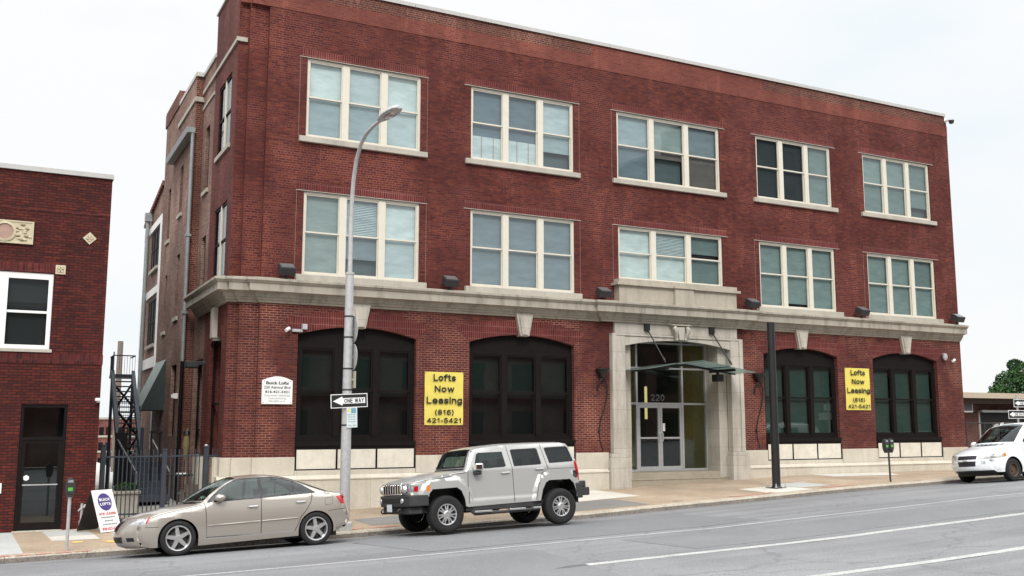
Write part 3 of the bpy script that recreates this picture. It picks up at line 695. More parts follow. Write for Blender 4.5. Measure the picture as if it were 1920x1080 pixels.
# ground floor windows: dark brown frames, cream apron panels below
def low_window(i):
    a, b = LOW[i]; y0, y1 = .14, .22; mb = MB(); j = .13; zt = 4.86
    mb.prism([(a, zt), (b, zt)] + curve_pts(a, b, 5.10, 5.37), FY, y0 + .03, y1 + .04)      # head panel under the arch
    mb.box(a, a + j, y0, y1, 2.15, zt).box(b - j, b, y0, y1, 2.15, zt).box(a + j, b - j, y0, y1, zt - .11, zt).box(a + j, b - j, y0, y1, 2.15, 2.27)
    mb.box(a, b, -.05, y1, 2.02, 2.148).box(a + .01, b - .01, -.02, y1, 1.93, 2.018)
    w = (b - a - 2 * j - 2 * .17) / 3; zm = 3.57; gl = MB(); sh = MB()
    for k in range(3):
        u = a + j + k * (w + .17); v = u + w
        if k < 2: mb.box(v, v + .17, y0 - .01, y1, 2.27, zt - .11)
        s = .05
        for p, q, yy in ((zm - .02, zt - .11, y0 + .015), (2.27, zm + .03, y0 + .04)):
            mb.box(u, u + s, yy, yy + .03, p, q).box(v - s, v, yy, yy + .03, p, q).box(u + s, v - s, yy, yy + .03, p, p + .06).box(u + s, v - s, yy, yy + .03, q - .05, q)
            gl.poly([(u + s, yy + .02, p + .06), (v - s, yy + .02, p + .06), (v - s, yy + .02, q - .05), (u + s, yy + .02, q - .05)])
        z = 2.32                                                 # venetian blind: tilted slats
        while z < zt - .13:
            if i >= 2 or z > zm - .2: sh.poly([(u + .03, y1 + .075, z), (v - .03, y1 + .075, z), (v - .03, y1 + .085, z + .056), (u + .03, y1 + .085, z + .056)])
            z += .058
    mb.poly([(a, y1 + .30, 1.9), (b, y1 + .30, 1.9), (b, y1 + .30, 5.3), (a, y1 + .30, 5.3)], 1)
    f = part(mb, 'window', [M['dkframe'], M['dark']]); part(gl, 'glass', M['glass_low'], f)
    part(sh, 'blind', pane_mat((.018, .029, .027)) if i < 2 else pane_mat((.082, .130, .118)), f)
    pb = MB().box(a, b, -.045, .2, 1.37, 1.405).box(a, a + .045, -.045, .2, 1.405, 1.93).box(b - .045, b, -.045, .2, 1.405, 1.93); pp = MB()
    w = (b - a - .09 - .1) / 3
    for k in range(3):
        u = a + .045 + k * (w + .05)
        if k < 2: pb.box(u + w, u + w + .05, -.045, .2, 1.405, 1.93)
        pp.box(u, u + w, -.03, .19, 1.405, 1.93)
    part(pb, 'apron_frame', M['dkframe'], f); part(pp, 'apron_panel', M['panel'], f)
for i in range(4): low_window(i)

# entrance surround
for a, b in ((17.56, 18.08), (22.44, 22.96)):
    mb = MB()
    mb.box(a, b, -.16, .10, 1.70, 5.56)
    s = 1 if a < 20 else -1; o_ = a if s > 0 else b
    mb.box(min(o_, o_ + s * .16), max(o_, o_ + s * .16), -.20, -.161, 1.70, 5.56)
    p, q = (17.42, 18.18) if a < 20 else (22.34, 23.08)
    mb.box(p, q, -.26, .10, .1, 1.56); mb.box(p + .05, q - .05, -.22, .10, 1.562, 1.70)
    part(mb, 'entrance_jamb', M['stone'], bevel=.014)
mb = MB()
lo = curve_pts(18.08, 22.44, 5.17, 5.40, 16)
mb.prism([(18.08, 5.562), (18.08, 5.17)][::1] + [(u, v) for u, v in reversed(lo)][1:-1] + [(22.44, 5.17), (22.44, 5.562)], FY, -.14, .12)
mb.box(17.72, 22.80, -.10, .12, 5.564, 5.94); mb.box(17.56, 22.96, -.18, -.06, 5.50, 5.562)
part(mb, 'entrance_lintel', M['stone'], bevel=.010)
mb = MB().box(18.08, 18.45, .10, .30, .8, 5.6).box(22.07, 22.44, .10, .30, .8, 5.6)       # stepped reveals
mb.box(18.30, 18.448, .30, .84, .8, 5.6).box(22.072, 22.20, .30, .84, .8, 5.6)
mb.poly([(18.08, .0, 5.60), (22.44, .0, 5.60), (22.44, .9, 5.60), (18.08, .9, 5.60)])
part(mb, 'entrance_reveal', M['stone'], bevel=.008)
mb = MB().prism([(20.06, 5.38), (20.46, 5.38), (20.58, 5.90), (19.94, 5.90)], FY, -.22, .0)
for x, sg in ((20.00, 1), (20.52, -1)):                       # two scrolls leaning towards the foot of the stone
    mb.tube([(x, -.26, 5.84), (x, -.33, 5.78), (x + sg * .02, -.34, 5.68), (x + sg * .05, -.28, 5.56), (x + sg * .08, -.25, 5.46), (x + sg * .08, -.29, 5.40)], [.07, .085, .07, .055, .06, .05], 9)
mb.prism([(20.17, 5.42), (20.35, 5.42), (20.40, 5.86), (20.12, 5.86)], FY, -.30, -.221)
mb.box(19.88, 20.64, -.33, .0, 5.90, 5.938)
part(mb, 'scroll_keystone', M['stone_trim'], smooth=True, bevel=.012)
part(MB().box(18.18, 22.34, -.02, .12, -.1, .86).box(18.18, 22.34, .12, 1.0, -.1, 1.05).box(18.20, 22.32, -.035, -.0205, .82, .862), 'entrance_step', stone('step_concrete', (.36, .32, .25), dirt=(.2, .17, .13), amt=.4, streak=False), bevel=.012)
# glazed entrance front with a lobby behind
gy = .82; mb = MB(); gl = MB()
xs = [18.45, 19.14, 21.04, 22.07]; tops = [5.16, 5.28, 5.28, 5.16]
for x in xs: mb.box(x - (.0 if x == 18.45 else .035), x + (.0 if x == 22.07 else .035) + (.06 if x == 18.45 else 0) - (.06 if x == 22.07 else 0) * 0, gy - .05, gy + .05, 1.055, 5.55)
for a, b in zip(xs, xs[1:]):
    a += .036 if a != 18.45 else .062; b -= .036 if b != 22.07 else .002
    for z in ((1.055, 1.13) if a < 19.1 or a > 21 else ()), (3.29, 3.36), (4.50, 4.56), (5.36, 5.42):
        if z: mb.box(a, b, gy - .045, gy + .045, *z)
    for p, q in ((1.13, 3.29), (3.36, 4.50), (4.56, 5.36)):
        if 19 < a < 20 and p < 2: continue
        gl.poly([(a, gy, p), (b, gy, p), (b, gy, q), (a, gy, q)])
ef = part(mb, 'entrance_front', M['alu']); part(gl, 'glass', M['glass_lobby'], ef)
strokes('house_number', '220', 20.02, gy - .012, 3.53, .22, .56, plain('etched_number', (.15, .165, .16), .6), ef, th=.15)
for k, (a, b) in enumerate(((19.18, 20.085), (20.095, 21.0))):
    d = MB(); s = .085
    d.box(a, a + s, gy - .035, gy + .025, 1.06, 3.285).box(b - s, b, gy - .035, gy + .025, 1.06, 3.285).box(a + s, b - s, gy - .035, gy + .025, 1.06, 1.22).box(a + s, b - s, gy - .035, gy + .025, 3.18, 3.285).box(a + s, b - s, gy - .03, gy + .02, 2.14, 2.20)
    dr = part(d, 'door', M['alu'])
    part(MB().poly([(a + s, gy, 1.22), (b - s, gy, 1.22), (b - s, gy, 3.18), (a + s, gy, 3.18)]), 'glass', M['glass_lobby'], dr)
    hx = b - s / 2 if k == 0 else a + s / 2; sg = -1 if k == 0 else 1
    part(MB().tube([(hx, gy - .03, 2.05), (hx, gy - .09, 2.06), (hx + sg * .02, gy - .10, 2.1), (hx + sg * .02, gy - .10, 2.30), (hx, gy - .09, 2.34), (hx, gy - .03, 2.35)], .017, 8), 'handle', M['silver'], dr, smooth=True)
    if k: part(MB().box(a + .11, a + .21, gy - .012, gy - .004, 2.40, 2.66), 'notice', M['white'], dr)
ol = plain('lobby_olive_wall', (.42, .38, .11), .8); lob = MB()
lob.poly([(17.9, 4.6, .9), (21.75, 4.6, .9), (21.75, 4.6, 5.6), (17.9, 4.6, 5.6)], 0); lob.poly([(21.75, 4.6, .9), (22.7, 4.6, .9), (22.7, 4.6, 5.6), (21.75, 4.6, 5.6)], 1)
lob.poly([(17.9, .9, .9), (17.9, 4.6, .9), (17.9, 4.6, 5.6), (17.9, .9, 5.6)], 0); lob.poly([(22.7, 3.2, .9), (22.7, .9, .9), (22.7, .9, 5.6), (22.7, 3.2, 5.6)], 0); lob.poly([(22.7, 4.6, .9), (22.7, 3.2, .9), (22.7, 3.2, 5.6), (22.7, 4.6, 5.6)], 1)
lob.poly([(17.9, .87, 1.052), (22.7, .87, 1.052), (22.7, 4.6, 1.052), (17.9, 4.6, 1.052)], 2); lob.poly([(17.9, .9, 5.6), (17.9, 4.6, 5.6), (22.7, 4.6, 5.6), (22.7, .9, 5.6)], 3)
part(lob, 'lobby', [ol, plain('lobby_grey_green', (.07, .085, .075), .6), plain('lobby_floor', (.05, .045, .04), .35), M['dark']])
em, t_, o_ = newmat('tube_lamp_glow'); e_ = t_.nodes.new('ShaderNodeEmission'); e_.inputs[0].default_value = (1, .84, .38, 1); e_.inputs[1].default_value = .55; t_.links.new(e_.outputs[0], o_.inputs[0])
part(MB().tube([(21.07, 3.0, 2.82), (21.07, 3.0, 4.0)], .05, 10), 'lobby_lamp', em, smooth=True)

# ---- alley side: red return bay, brown common brick, projecting pier wall behind, gutter and downpipes
SX, SX2 = 5.42, 5.185
sw1 = [rect(.99, 2.80, 10.57, 12.72), rect(1.0, 2.72, 6.75, 8.93), [(.98, .2), (2.62, .2), (2.62, 4.92)] + [(1.8, 5.12)] + [(.98, 4.98)]]
sideF = lambda x: (lambda u, v: (x, u, v))
def side_panel(outline, hs, x, mat, name, depth=.31):
    mb = MB(); rv, tr = cdt(outline, hs)
    for t, k in tr:
        if k < 0:
            p = [rv[i] for i in t]; ar = (p[1][0] - p[0][0]) * (p[2][1] - p[0][1]) - (p[1][1] - p[0][1]) * (p[2][0] - p[0][0])
            if ar > 0: p = p[::-1]
            mb.poly([(x, u, v) for u, v in p])
    for h in hs:
        n = len(h)
        for k in range(n):
            a, b = h[k], h[(k + 1) % n]; mb.poly([(x, a[0], a[1]), (x + depth, a[0], a[1]), (x + depth, b[0], b[1]), (x, b[0], b[1])])
    return part(mb, name, mat)
side_panel(rect(.26, 3.55, 0, 15.4), sw1, SX, M['brick'], 'side_wall')
sw2 = [rect(4.20, 4.88, 9.95, 12.05), rect(4.12, 4.80, 6.56, 8.45), rect(3.75, 5.30, .2, 4.60)]
side_panel(rect(3.551, 5.58, 0, 14.0), sw2, SX + .01, M['brick_tan'], 'brown_side_wall')
sw3 = [rect(7.55, 8.15, 9.80, 11.50), rect(7.48, 8.10, 6.22, 8.38), rect(10.2, 10.75, 9.3, 11.24), rect(10.15, 10.65, 5.95, 8.0), rect(7.1, 8.2, 2.25, 4.60)]
side_panel(rect(5.58, 12.1, 0, 14.0), sw3, SX2, M['brick_tan'], 'rear_side_wall')
part(MB().box(SX2 + .002, SX + .009, 5.58, 5.70, 0, 14.0), 'pier_return', M['brick_par'])
part(MB().box(SX2 - .03, SX2 + .3, 5.50, 9.0, 14.0, 14.14).box(SX - .04, SX + .3, 3.5, 5.49, 14.0, 14.13).box(SX - .05, SX + .3, .2, 3.6, 15.36, 15.42), 'side_coping', M['coping'])
part(MB().box(SX - .05, SX + .02, .22, 5.5, 13.36, 13.48).box(5.36, 5.66, .19, .28, 13.36, 13.48).box(SX2 - .05, SX2 + .02, 5.55, 9.0, 13.14, 13.30).box(SX2 - .05, SX + .02, 5.5, 5.56, 13.14, 13.30).box(SX - .03, SX + .02, 3.6, 5.5, 12.82, 12.92), 'string_course', M['stone_trim'])
mb = MB()
for k in range(12):
    y = 9.0 + k * .27; mb.prism([(y, 14.0), (y + .27, 14.0), (y + .27, 14.52 - .03 * (k % 2)), (y + .05, 14.60 - .0 * k)], lambda u, v, w: (w, u, v), SX2 - .04, SX2 + .3)
part(mb, 'tile_coping', M['brick_par'])
def side_win(name, y0, y1, z0, z1, x, mull=False, sill=True, pane=True):
    d = x + (.03 if mull else .10); mb = MB().box(d, d + .06, y0, y0 + .06, z0, z1).box(d, d + .06, y1 - .06, y1, z0, z1).box(d, d + .06, y0 + .06, y1 - .06, z1 - .07, z1).box(d, d + .06, y0 + .06, y1 - .06, z0, z0 + .07).box(d, d + .06, y0 + .06, y1 - .06, (z0 + z1) / 2 - .03, (z0 + z1) / 2 + .03)
    mb.poly([(d + .2, y0, z0), (d + .2, y0, z1), (d + .2, y1, z1), (d + .2, y1, z0)], 1)
    f = part(mb, 'window', [M['dkframe'], plain('blue_pane_sheet', (.045, .080, .120), .7) if pane else M['dark']])  # bluish glass reflection put into the sheet behind the pane
    if pane: part(MB().poly([(d + .03, y0 + .06, z0), (d + .03, y0 + .06, z1), (d + .03, y1 - .06, z1), (d + .03, y1 - .06, z0)]), 'glass', M['glass_side'], f)
    if mull: part(MB().box(d - .015, d + .07, (y0 + y1) / 2 - .05, (y0 + y1) / 2 + .05, z0, z1), 'mullion', M['frame'], f)
    if sill: part(MB().box(x - .06, x + .1, y0 - .12, y1 + .12, z0 - .13, z0 - .002), 'sill', M['stone_trim'], f)
for h in sw1[:2]: side_win('window', h[0][0], h[1][0], h[0][1], h[2][1], SX, True)
for h in sw2[:2]: side_win('window', h[0][0], h[1][0], h[0][1], h[2][1], SX + .01)
for h in sw3[:4]: side_win('window', h[0][0], h[1][0], h[0][1], h[2][1], SX2)
side_win('window', 1.0, 2.6, 1.4, 5.0, SX, sill=False, pane=False)
side_win('window', 3.75, 5.3, .3, 4.6, SX + .05, sill=False, pane=False)
dr = part(MB().box(SX2 + .12, SX2 + .18, 7.1, 8.2, .3, 4.6), 'side_door', M['dkframe'])
part(MB().box(SX - .14, SX + .2, 1.62, 1.98, 5.05, 5.92).box(SX - .10, SX + .2, 1.68, 1.92, 4.98, 5.05), 'side_keystone', M['stone'], bevel=.012)
part(MB().tube([(SX2 - .08, 5.42, 12.1), (SX2 - .08, 5.46, 4.6)], .062, 10).tube([(SX2 - .08, 5.46, 4.6), (SX2 - .08, 5.46, .3)], .06, 10, 1).box(SX2 - .17, SX2 - .0, 5.36, 5.54, 8.6, 8.68).box(SX2 - .17, SX2 - .0, 5.36, 5.54, 6.1, 6.18), 'downpipe', [M['zinc'], M['dkframe']], smooth=True)
part(MB().prism([(SX2 - .26, 12.02), (SX2 - .02, 12.02), (SX2 - .02, 12.20), (SX2 - .30, 12.20)], lambda u, v, w: (u, w, v), 5.35, 9.9), 'gutter', M['zinc'])
#BUILDING_END

# ------------------------------------------------------------------ vehicles
def gap_poly(pl, w=.011):
    """thin closed outline round an open polyline: a panel gap"""
    L = []; Rr = []
    for i, p in enumerate(pl):
        a = pl[max(i - 1, 0)]; b = pl[min(i + 1, len(pl) - 1)]; dx, dy = b[0] - a[0], b[1] - a[1]; l = math.hypot(dx, dy) or 1
        n = (-dy / l * w / 2, dx / l * w / 2); L.append((p[0] + n[0], p[1] + n[1])); Rr.append((p[0] - n[0], p[1] - n[1]))
    return L + Rr[::-1]
def circ(cx, cz, r, n=28, a0=0., a1=360.): return [(cx + r * math.cos(R(a0 + (a1 - a0) * k / n)), cz + r * math.sin(R(a0 + (a1 - a0) * k / n))) for k in range(n if a1 - a0 >= 360 else n + 1)]
class Bins:
    def __init__(s): s.d = {}
    def add(s, key, srf, rv, tri, P, Nm, mi):
        b = s.d.setdefault(key, {'v': [], 'n': [], 'f': [], 'm': [], 'ix': {}}); f = []
        for i in tri:
            k = (srf, i)
            if k not in b['ix']:
                b['ix'][k] = len(b['v']); b['v'].append(P[i]); b['n'].append(Nm[i])
            f.append(b['ix'][k])
        a, c, e = (Vector(b['v'][q]) for q in f); n = (c - a).cross(e - a)
        if n.dot(Vector(b['n'][f[0]])) < 0: f = f[::-1]
        b['f'].append(f); b['m'].append(mi)
    def build(s, key, name, mats, parent):
        b = s.d.get(key)
        if not b: return None
        me = bpy.data.meshes.new(name); me.from_pydata(b['v'], [], b['f'])
        for m in mats: me.materials.append(m)
        for p, mi in zip(me.polygons, b['m']): p.material_index = mi; p.use_smooth = True
        me.normals_split_custom_set_from_vertices([tuple(n) for n in b['n']])
        o = bpy.data.objects.new(name, me); C.objects.link(o); o.parent = parent; return o
def wheel(root, x, y, r, rr, side, style, rimmat, w=.20):
    """side = -1 near (outer face towards -Y), +1 far"""
    s = side; h = w / 2
    tr = [(rr, h * .80), (rr + .012, h * .95), ((r + rr) / 2, h * 1.05), (r - .03, h * .98), (r - .006, h * .80), (r, h * .55), (r, -h * .55), (r - .006, -h * .80), (r - .03, -h * .98), ((r + rr) / 2, -h * 1.05), (rr, -h * .8)]
    o = MB().lathe([(a, b * s) for a, b in tr], (x, y, r - .012), 'y', 40).build('wheel', M['rubber'], root, smooth=True)
    c = (x, y, r - .012); mb = MB(); e = h * .86
    mb.lathe([(rr + .006, e * s), (rr + .002, (e + .008) * s), (rr - .018, (e + .004) * s), (rr - .028, (e - .03) * s), (rr - .034, -.02 * s)], c, 'y', 40)
    def spoke(a, r0, r1, w0, w1, d0, d1, th=.03):
        ca, sa = math.cos(a), math.sin(a); T = lambda u, v, d: (c[0] + u * ca - v * sa, c[1] + d * s, c[2] + u * sa + v * ca)
        f = [T(r0, -w0 / 2, d0), T(r1, -w1 / 2, d1), T(r1, w1 / 2, d1), T(r0, w0 / 2, d0)]; b = [T(r0, -w0 / 2 - .006, d0 - th), T(r1, -w1 / 2 - .006, d1 - th), T(r1, w1 / 2 + .006, d1 - th), T(r0, w0 / 2 + .006, d0 - th)]
        mb.poly(f); 
        for k in range(4): mb.poly([f[k], b[k], b[(k + 1) % 4], f[(k + 1) % 4]])
    if style == 'five':
        for k in range(5): spoke(R(90 + 72 * k + 8), .035, rr - .015, .085, .058, e - .012, e - .018, .05)
        mb.lathe([(0, (e - .004) * s), (.05, (e - .006) * s), (.062, (e - .03) * s)], c, 'y', 20)
    elif style == 'seven':
        for k in range(7):
            for q in (-9.5, 9.5): spoke(R(90 + 360 / 7 * k + q), .07, rr - .015, .034, .024, e + .0, e - .012, .04)
        mb.lathe([(0, (e + .03) * s), (.06, (e + .03) * s), (.075, (e + .012) * s), (.09, (e - .01) * s), (.10, (e - .04) * s)], c, 'y', 20)
    else:
        mb.lathe([(0, (e - .03) * s), (.06, (e - .03) * s), (.07, (e - .065) * s), (rr * .62, (e - .05) * s), (rr - .03, (e - .075) * s)], c, 'y', 30)
    mb.build('rim', rimmat, o, smooth=(style == 'steel'))
    MB().lathe([(0, .0), (rr - .035, .0)], c, 'y', 30).lathe([(0, e * .15 * s), (rr * .66, e * .15 * s)], c, 'y', 30, 1).build('brake_disc', [M['dark'], M['plastic']], o)
    return o
def vehicle(name, label, cat, origin, ax_end, far, S):
    """S: nodes (edge x, z, centre dx, dz) from the front bumper round over the roof to the rear; feats on the side (x, z);
    tops on the front/top (node, t). Local x runs backwards from the front axle, y to the far side, z up."""
    root = thing(name, label, cat)
    ex = (Vector(ax_end) - Vector(origin)).normalized(); ey = (Vector(far) - Vector(origin)); ey = (ey - ex * ey.dot(ex)).normalized(); ez = ex.cross(ey)
    half = S['half']; o = Vector(origin) + ey * half
    root.matrix_world = Matrix((( ex[0], ey[0], ez[0], o[0]), (ex[1], ey[1], ez[1], o[1]), (ex[2], ey[2], ez[2], o[2]), (0, 0, 0, 1)))
    nodes = S['nodes']; sil = [(n[0], n[1]) for n in nodes]; r, ry = S['roll']; Wb = S['W']
    def W(x, z):
        d = polydist((x, z), sil); v = Wb(x, z)
        if d < r: q = (r - d) / r; v -= ry * (1 - math.sqrt(max(0, 1 - q * q)))
        return v
    paint = S['paint']; B = Bins(); regs = S['regs']     # region -> (key, material index)
    outline = sil + S['bottom']
    rv, tr = cdt(outline, [f[1] for f in S['feats']], S.get('step', .075))
    ws = [W(*p) for p in rv]; e = .004; nn = []
    for p in rv: nn.append(((W(p[0] + e, p[1]) - W(p[0] - e, p[1])) / (2 * e), (W(p[0], p[1] + e) - W(p[0], p[1] - e)) / (2 * e)))
    for sd in (-1, 1):
        P = [(p[0], sd * w, p[1]) for p, w in zip(rv, ws)]; NN = []
        for g in nn: NN.append(tuple(Vector((-g[0], sd, -g[1])).normalized()))
        for t, k in tr:
            rg = S['feats'][k][0] if k >= 0 else 'body'
            if rg is None: continue
            key, mi = regs[rg]
            B.add((key, sd) if key != 'body' else ('body', 0), sd, rv, t, P, NN, mi)
    # front, bonnet, windscreen, roof, rear
    cum = [0]
    for a, b in zip(sil, sil[1:]): cum.append(cum[-1] + math.hypot(b[0] - a[0], b[1] - a[1]))
    K = .8
    sof = lambda n: cum[int(n)] + (cum[min(int(n) + 1, len(cum) - 1)] - cum[int(n)]) * (n - int(n))
    def at(s, t):
        k = 0
        while k < len(cum) - 2 and s > cum[k + 1]: k += 1
        q = max(0, min(1, (s - cum[k]) / (cum[k + 1] - cum[k]))); a, b = nodes[k], nodes[k + 1]
        x, z, dx, dz = (a[i] + (b[i] - a[i]) * q for i in range(4)); g = 1 - abs(t) ** S.get('pw', 2.4)
        return Vector((x + dx * g, t * (Wb(x, z) - ry), z + dz * g))
    tf = [[(sof(n), t * K) for n, t in f[1]] for f in S['tops']]
    rv, tr = cdt([(0, -K), (cum[-1], -K), (cum[-1], K), (0, K)], tf, .085)
    P = []; NN = []; e = .012
    for s, u in rv:
        t = u / K; P.append(tuple(at(s, t)))
        ds = at(min(s + e, cum[-1]), t) - at(max(s - e, 0), t); dt = at(s, min(1, t + .02)) - at(s, max(-1, t - .02))
        n = dt.cross(ds).normalized()
        if abs(t) > .93:                                        # blend into the side's normal at the rounded edge
            pass
        NN.append(tuple(-n if False else n))
    flip = Vector(NN[len(NN) // 2])
    for t, k in tr:
        rg = S['tops'][k][0] if k >= 0 else 'body'
        if rg is None: continue
        key, mi = regs[rg]; c = sum(rv[i][1] for i in t)
        B.add((key, 0 if key in ('body', 'windscreen', 'rear_window', 'grille', 'bonnet', 'number_plate', 'roof') else (-1 if c < 0 else 1)), 't', rv, t, P, NN, mi)
    objs = {}
    body = B.build(('body', 0), 'body', [paint, M['black'], S.get('lower', M['plastic']), M['chrome']], root); body['_'] = 0; del body['_']
    for key, (nm, par, mats) in S['parts'].items():
        for sd in (-1, 0, 1):
            if (key, sd) in B.d:
                p = objs.get((par, sd)) or objs.get((par, 0)) or (body if par == 'body' else root)
                objs[(key, sd)] = B.build((key, sd), nm, mats, p)
    # underside and dark wheel wells
    xf, xr, zb, zt, wi = S['under']
    MB().box(xf, xr, -wi, wi, zb, zb + .12).box(xf + .3, xr - .3, -wi + .32, wi - .32, zb + .12, zt).build('underbody', M['black'], root)
    for cx, cz, ra in S['arches']:
        for sd in (-1, 1):
            a = circ(cx, cz, ra + .004, 18, -8, 188); mb = MB()
            for p, q in zip(a, a[1:]):
                yo = sd * (W(p[0], min(p[1], zt)) - .004); yi = sd * (half - .36)
                mb.poly([(p[0], yo, p[1]), (q[0], yo, q[1]), (q[0], yi, q[1]), (p[0], yi, p[1])])
            mb.build('wheel_arch_liner', M['black'], root)
    for wx, st in S['wheels']:
        for sd in (-1, 1): wheel(root, wx, sd * (half - S['wheel'][3]), S['wheel'][0], S['wheel'][1], sd, st, S['rimmat'], S['wheel'][2])
    return root, objs, W
def seats(root, xs, z, half, mat, h=.62):
    for x in xs:
        for s in (-1, 1):
            y = s * half
            MB().box(x - .42, x + .08, y - .23, y + .23, z, z + .16).prism([(x, z + .12), (x + .14, z + .12), (x + .26, z + h), (x + .16, z + h + .02)], lambda u, v, w: (u, w, v), y - .22, y + .22).box(x + .18, x + .27, y - .12, y + .12, z + h + .03, z + h + .20).build('seat', mat, root, bevel=.03)
def mirror(root, par, x, y, z, sx, sy, sz, mat, side):
    MB().ell((x, y + side * sy * .9, z), sx, sy, sz, 16, 10).box(x - sx * .35, x + sx * .35, min(y, y + side * sy), max(y, y + side * sy), z - sz * 1.15, z - sz * .5).build('side_mirror', mat, par or root, smooth=True)
def handle(par, x, z, W, side, mat, L=.20):
    y = side * (W(x, z) + .004)
    MB().tube([(x - L / 2, y, z), (x - L / 2 + .02, y + side * .035, z), (x + L / 2 - .02, y + side * .035, z + .004), (x + L / 2, y, z + .004)], [.012, .016, .016, .012], 8).build('door_handle', mat, par, smooth=True)

seatmat = plain('seat_cloth', (.10, .09, .08), .9); seatdk = plain('dark_seat_cloth', (.03, .03, .03), .9)
def paintmat(name, col, metal, rough=.30, coat=.8):
    m, t, o = newmat(name); n = noise_n(t, 900, 1, .5)
    c = mixc(t, n, [x * .92 for x in col], [x * 1.08 for x in col]); princ(t, o, c, rough, metal, .5, coat); return m
red_l, t_, o_ = newmat('red_lens'); princ(t_, o_, (.40, .008, .014), .08, 0, .6, .5); M['redlens'] = red_l
amb, t_, o_ = newmat('amber_lens'); princ(t_, o_, (.75, .20, .02), .1, 0, .6, .5); M['amber'] = amb
M['lampglass'] = plain('headlamp_reflector', (.62, .64, .66), .18, metal=.7, var=.35, vscale=14)
M['plate'] = plain('number_plate_white', (.66, .70, .74), .5)

# --- beige four-door saloon
def Wsed(x, z):
    w = .912
    if z < .55: w -= .045 * ((.55 - z) / .35) ** 2
    if z > .60: w -= .035 * ((z - .60) / .40) ** 1.6 if z < 1.0 else .035
    if z > 1.0: q = (z - 1.0) / .45; w -= .05 * min(1, q * 6) + .20 * q ** 1.1
    if x < -.1: w -= .20 * ((-.1 - x) / .65) ** 2.2
    if x > 2.75: w -= .12 * ((x - 2.75) / .75) ** 2
    return w
sed_nodes = [(-.52, .17, -.36, 0), (-.66, .22, -.34, 0), (-.72, .34, -.36, 0), (-.74, .47, -.35, 0), (-.73, .56, -.32, .01), (-.69, .645, -.29, .02), (-.62, .715, -.26, .025), (-.40, .79, -.17, .05), (-.1, .85, -.10, .065), (.20, .905, -.06, .06), (.42, .935, -.10, .05), (.50, .955, -.34, .035),
             (.54, .978, -.37, .02), (.68, 1.11, -.29, .03), (.82, 1.222, -.21, .045), (.98, 1.325, -.12, .06), (1.12, 1.39, -.05, .065), (1.30, 1.420, 0, .06), (1.55, 1.432, 0, .06), (1.80, 1.430, 0, .055), (2.05, 1.40, .02, .05), (2.25, 1.34, .07, .045), (2.45, 1.262, .12, .045), (2.65, 1.175, .16, .04), (2.83, 1.105, .20, .03),
             (2.95, 1.065, .22, .02), (3.12, 1.035, .20, .025), (3.28, 1.00, .20, .02), (3.35, .95, .20, .01), (3.365, .84, .20, 0), (3.40, .69, .22, 0), (3.44, .60, .21, 0), (3.43, .42, .20, 0), (3.37, .31, .17, 0), (3.2, .27, .1, 0)]
fgl = [(.585, .985), (.80, 1.182), (.97, 1.306), (1.12, 1.368), (1.30, 1.396), (1.565, 1.405), (1.575, 1.012)]
rgl = [(1.645, 1.020), (1.640, 1.405), (1.85, 1.400), (2.05, 1.366), (2.255, 1.300), (2.275, 1.050)]
qgl = [(2.305, 1.052), (2.285, 1.290), (2.44, 1.222), (2.66, 1.075), (2.66, 1.068)]
trim = [(.54, .962), (.57, 1.01), (.79, 1.207), (.965, 1.33), (1.12, 1.393), (1.30, 1.419), (1.85, 1.42), (2.06, 1.388), (2.28, 1.314), (2.46, 1.235), (2.73, 1.064), (2.72, 1.045), (1.58, .995)]
d0 = [(.495, .95), (.515, .78), (.525, .30), (1.588, .297), (1.600, 1.0), (1.585, 1.425), (1.30, 1.42), (1.0, 1.34), (.80, 1.215), (.56, 1.0)]
d1 = [(1.588, .297), (2.27, .30), (2.345, .44), (2.40, .575), (2.53, .72), (2.615, .86), (2.655, 1.05), (2.50, 1.22), (2.28, 1.325), (2.05, 1.40), (1.60, 1.428), (1.60, 1.0)]
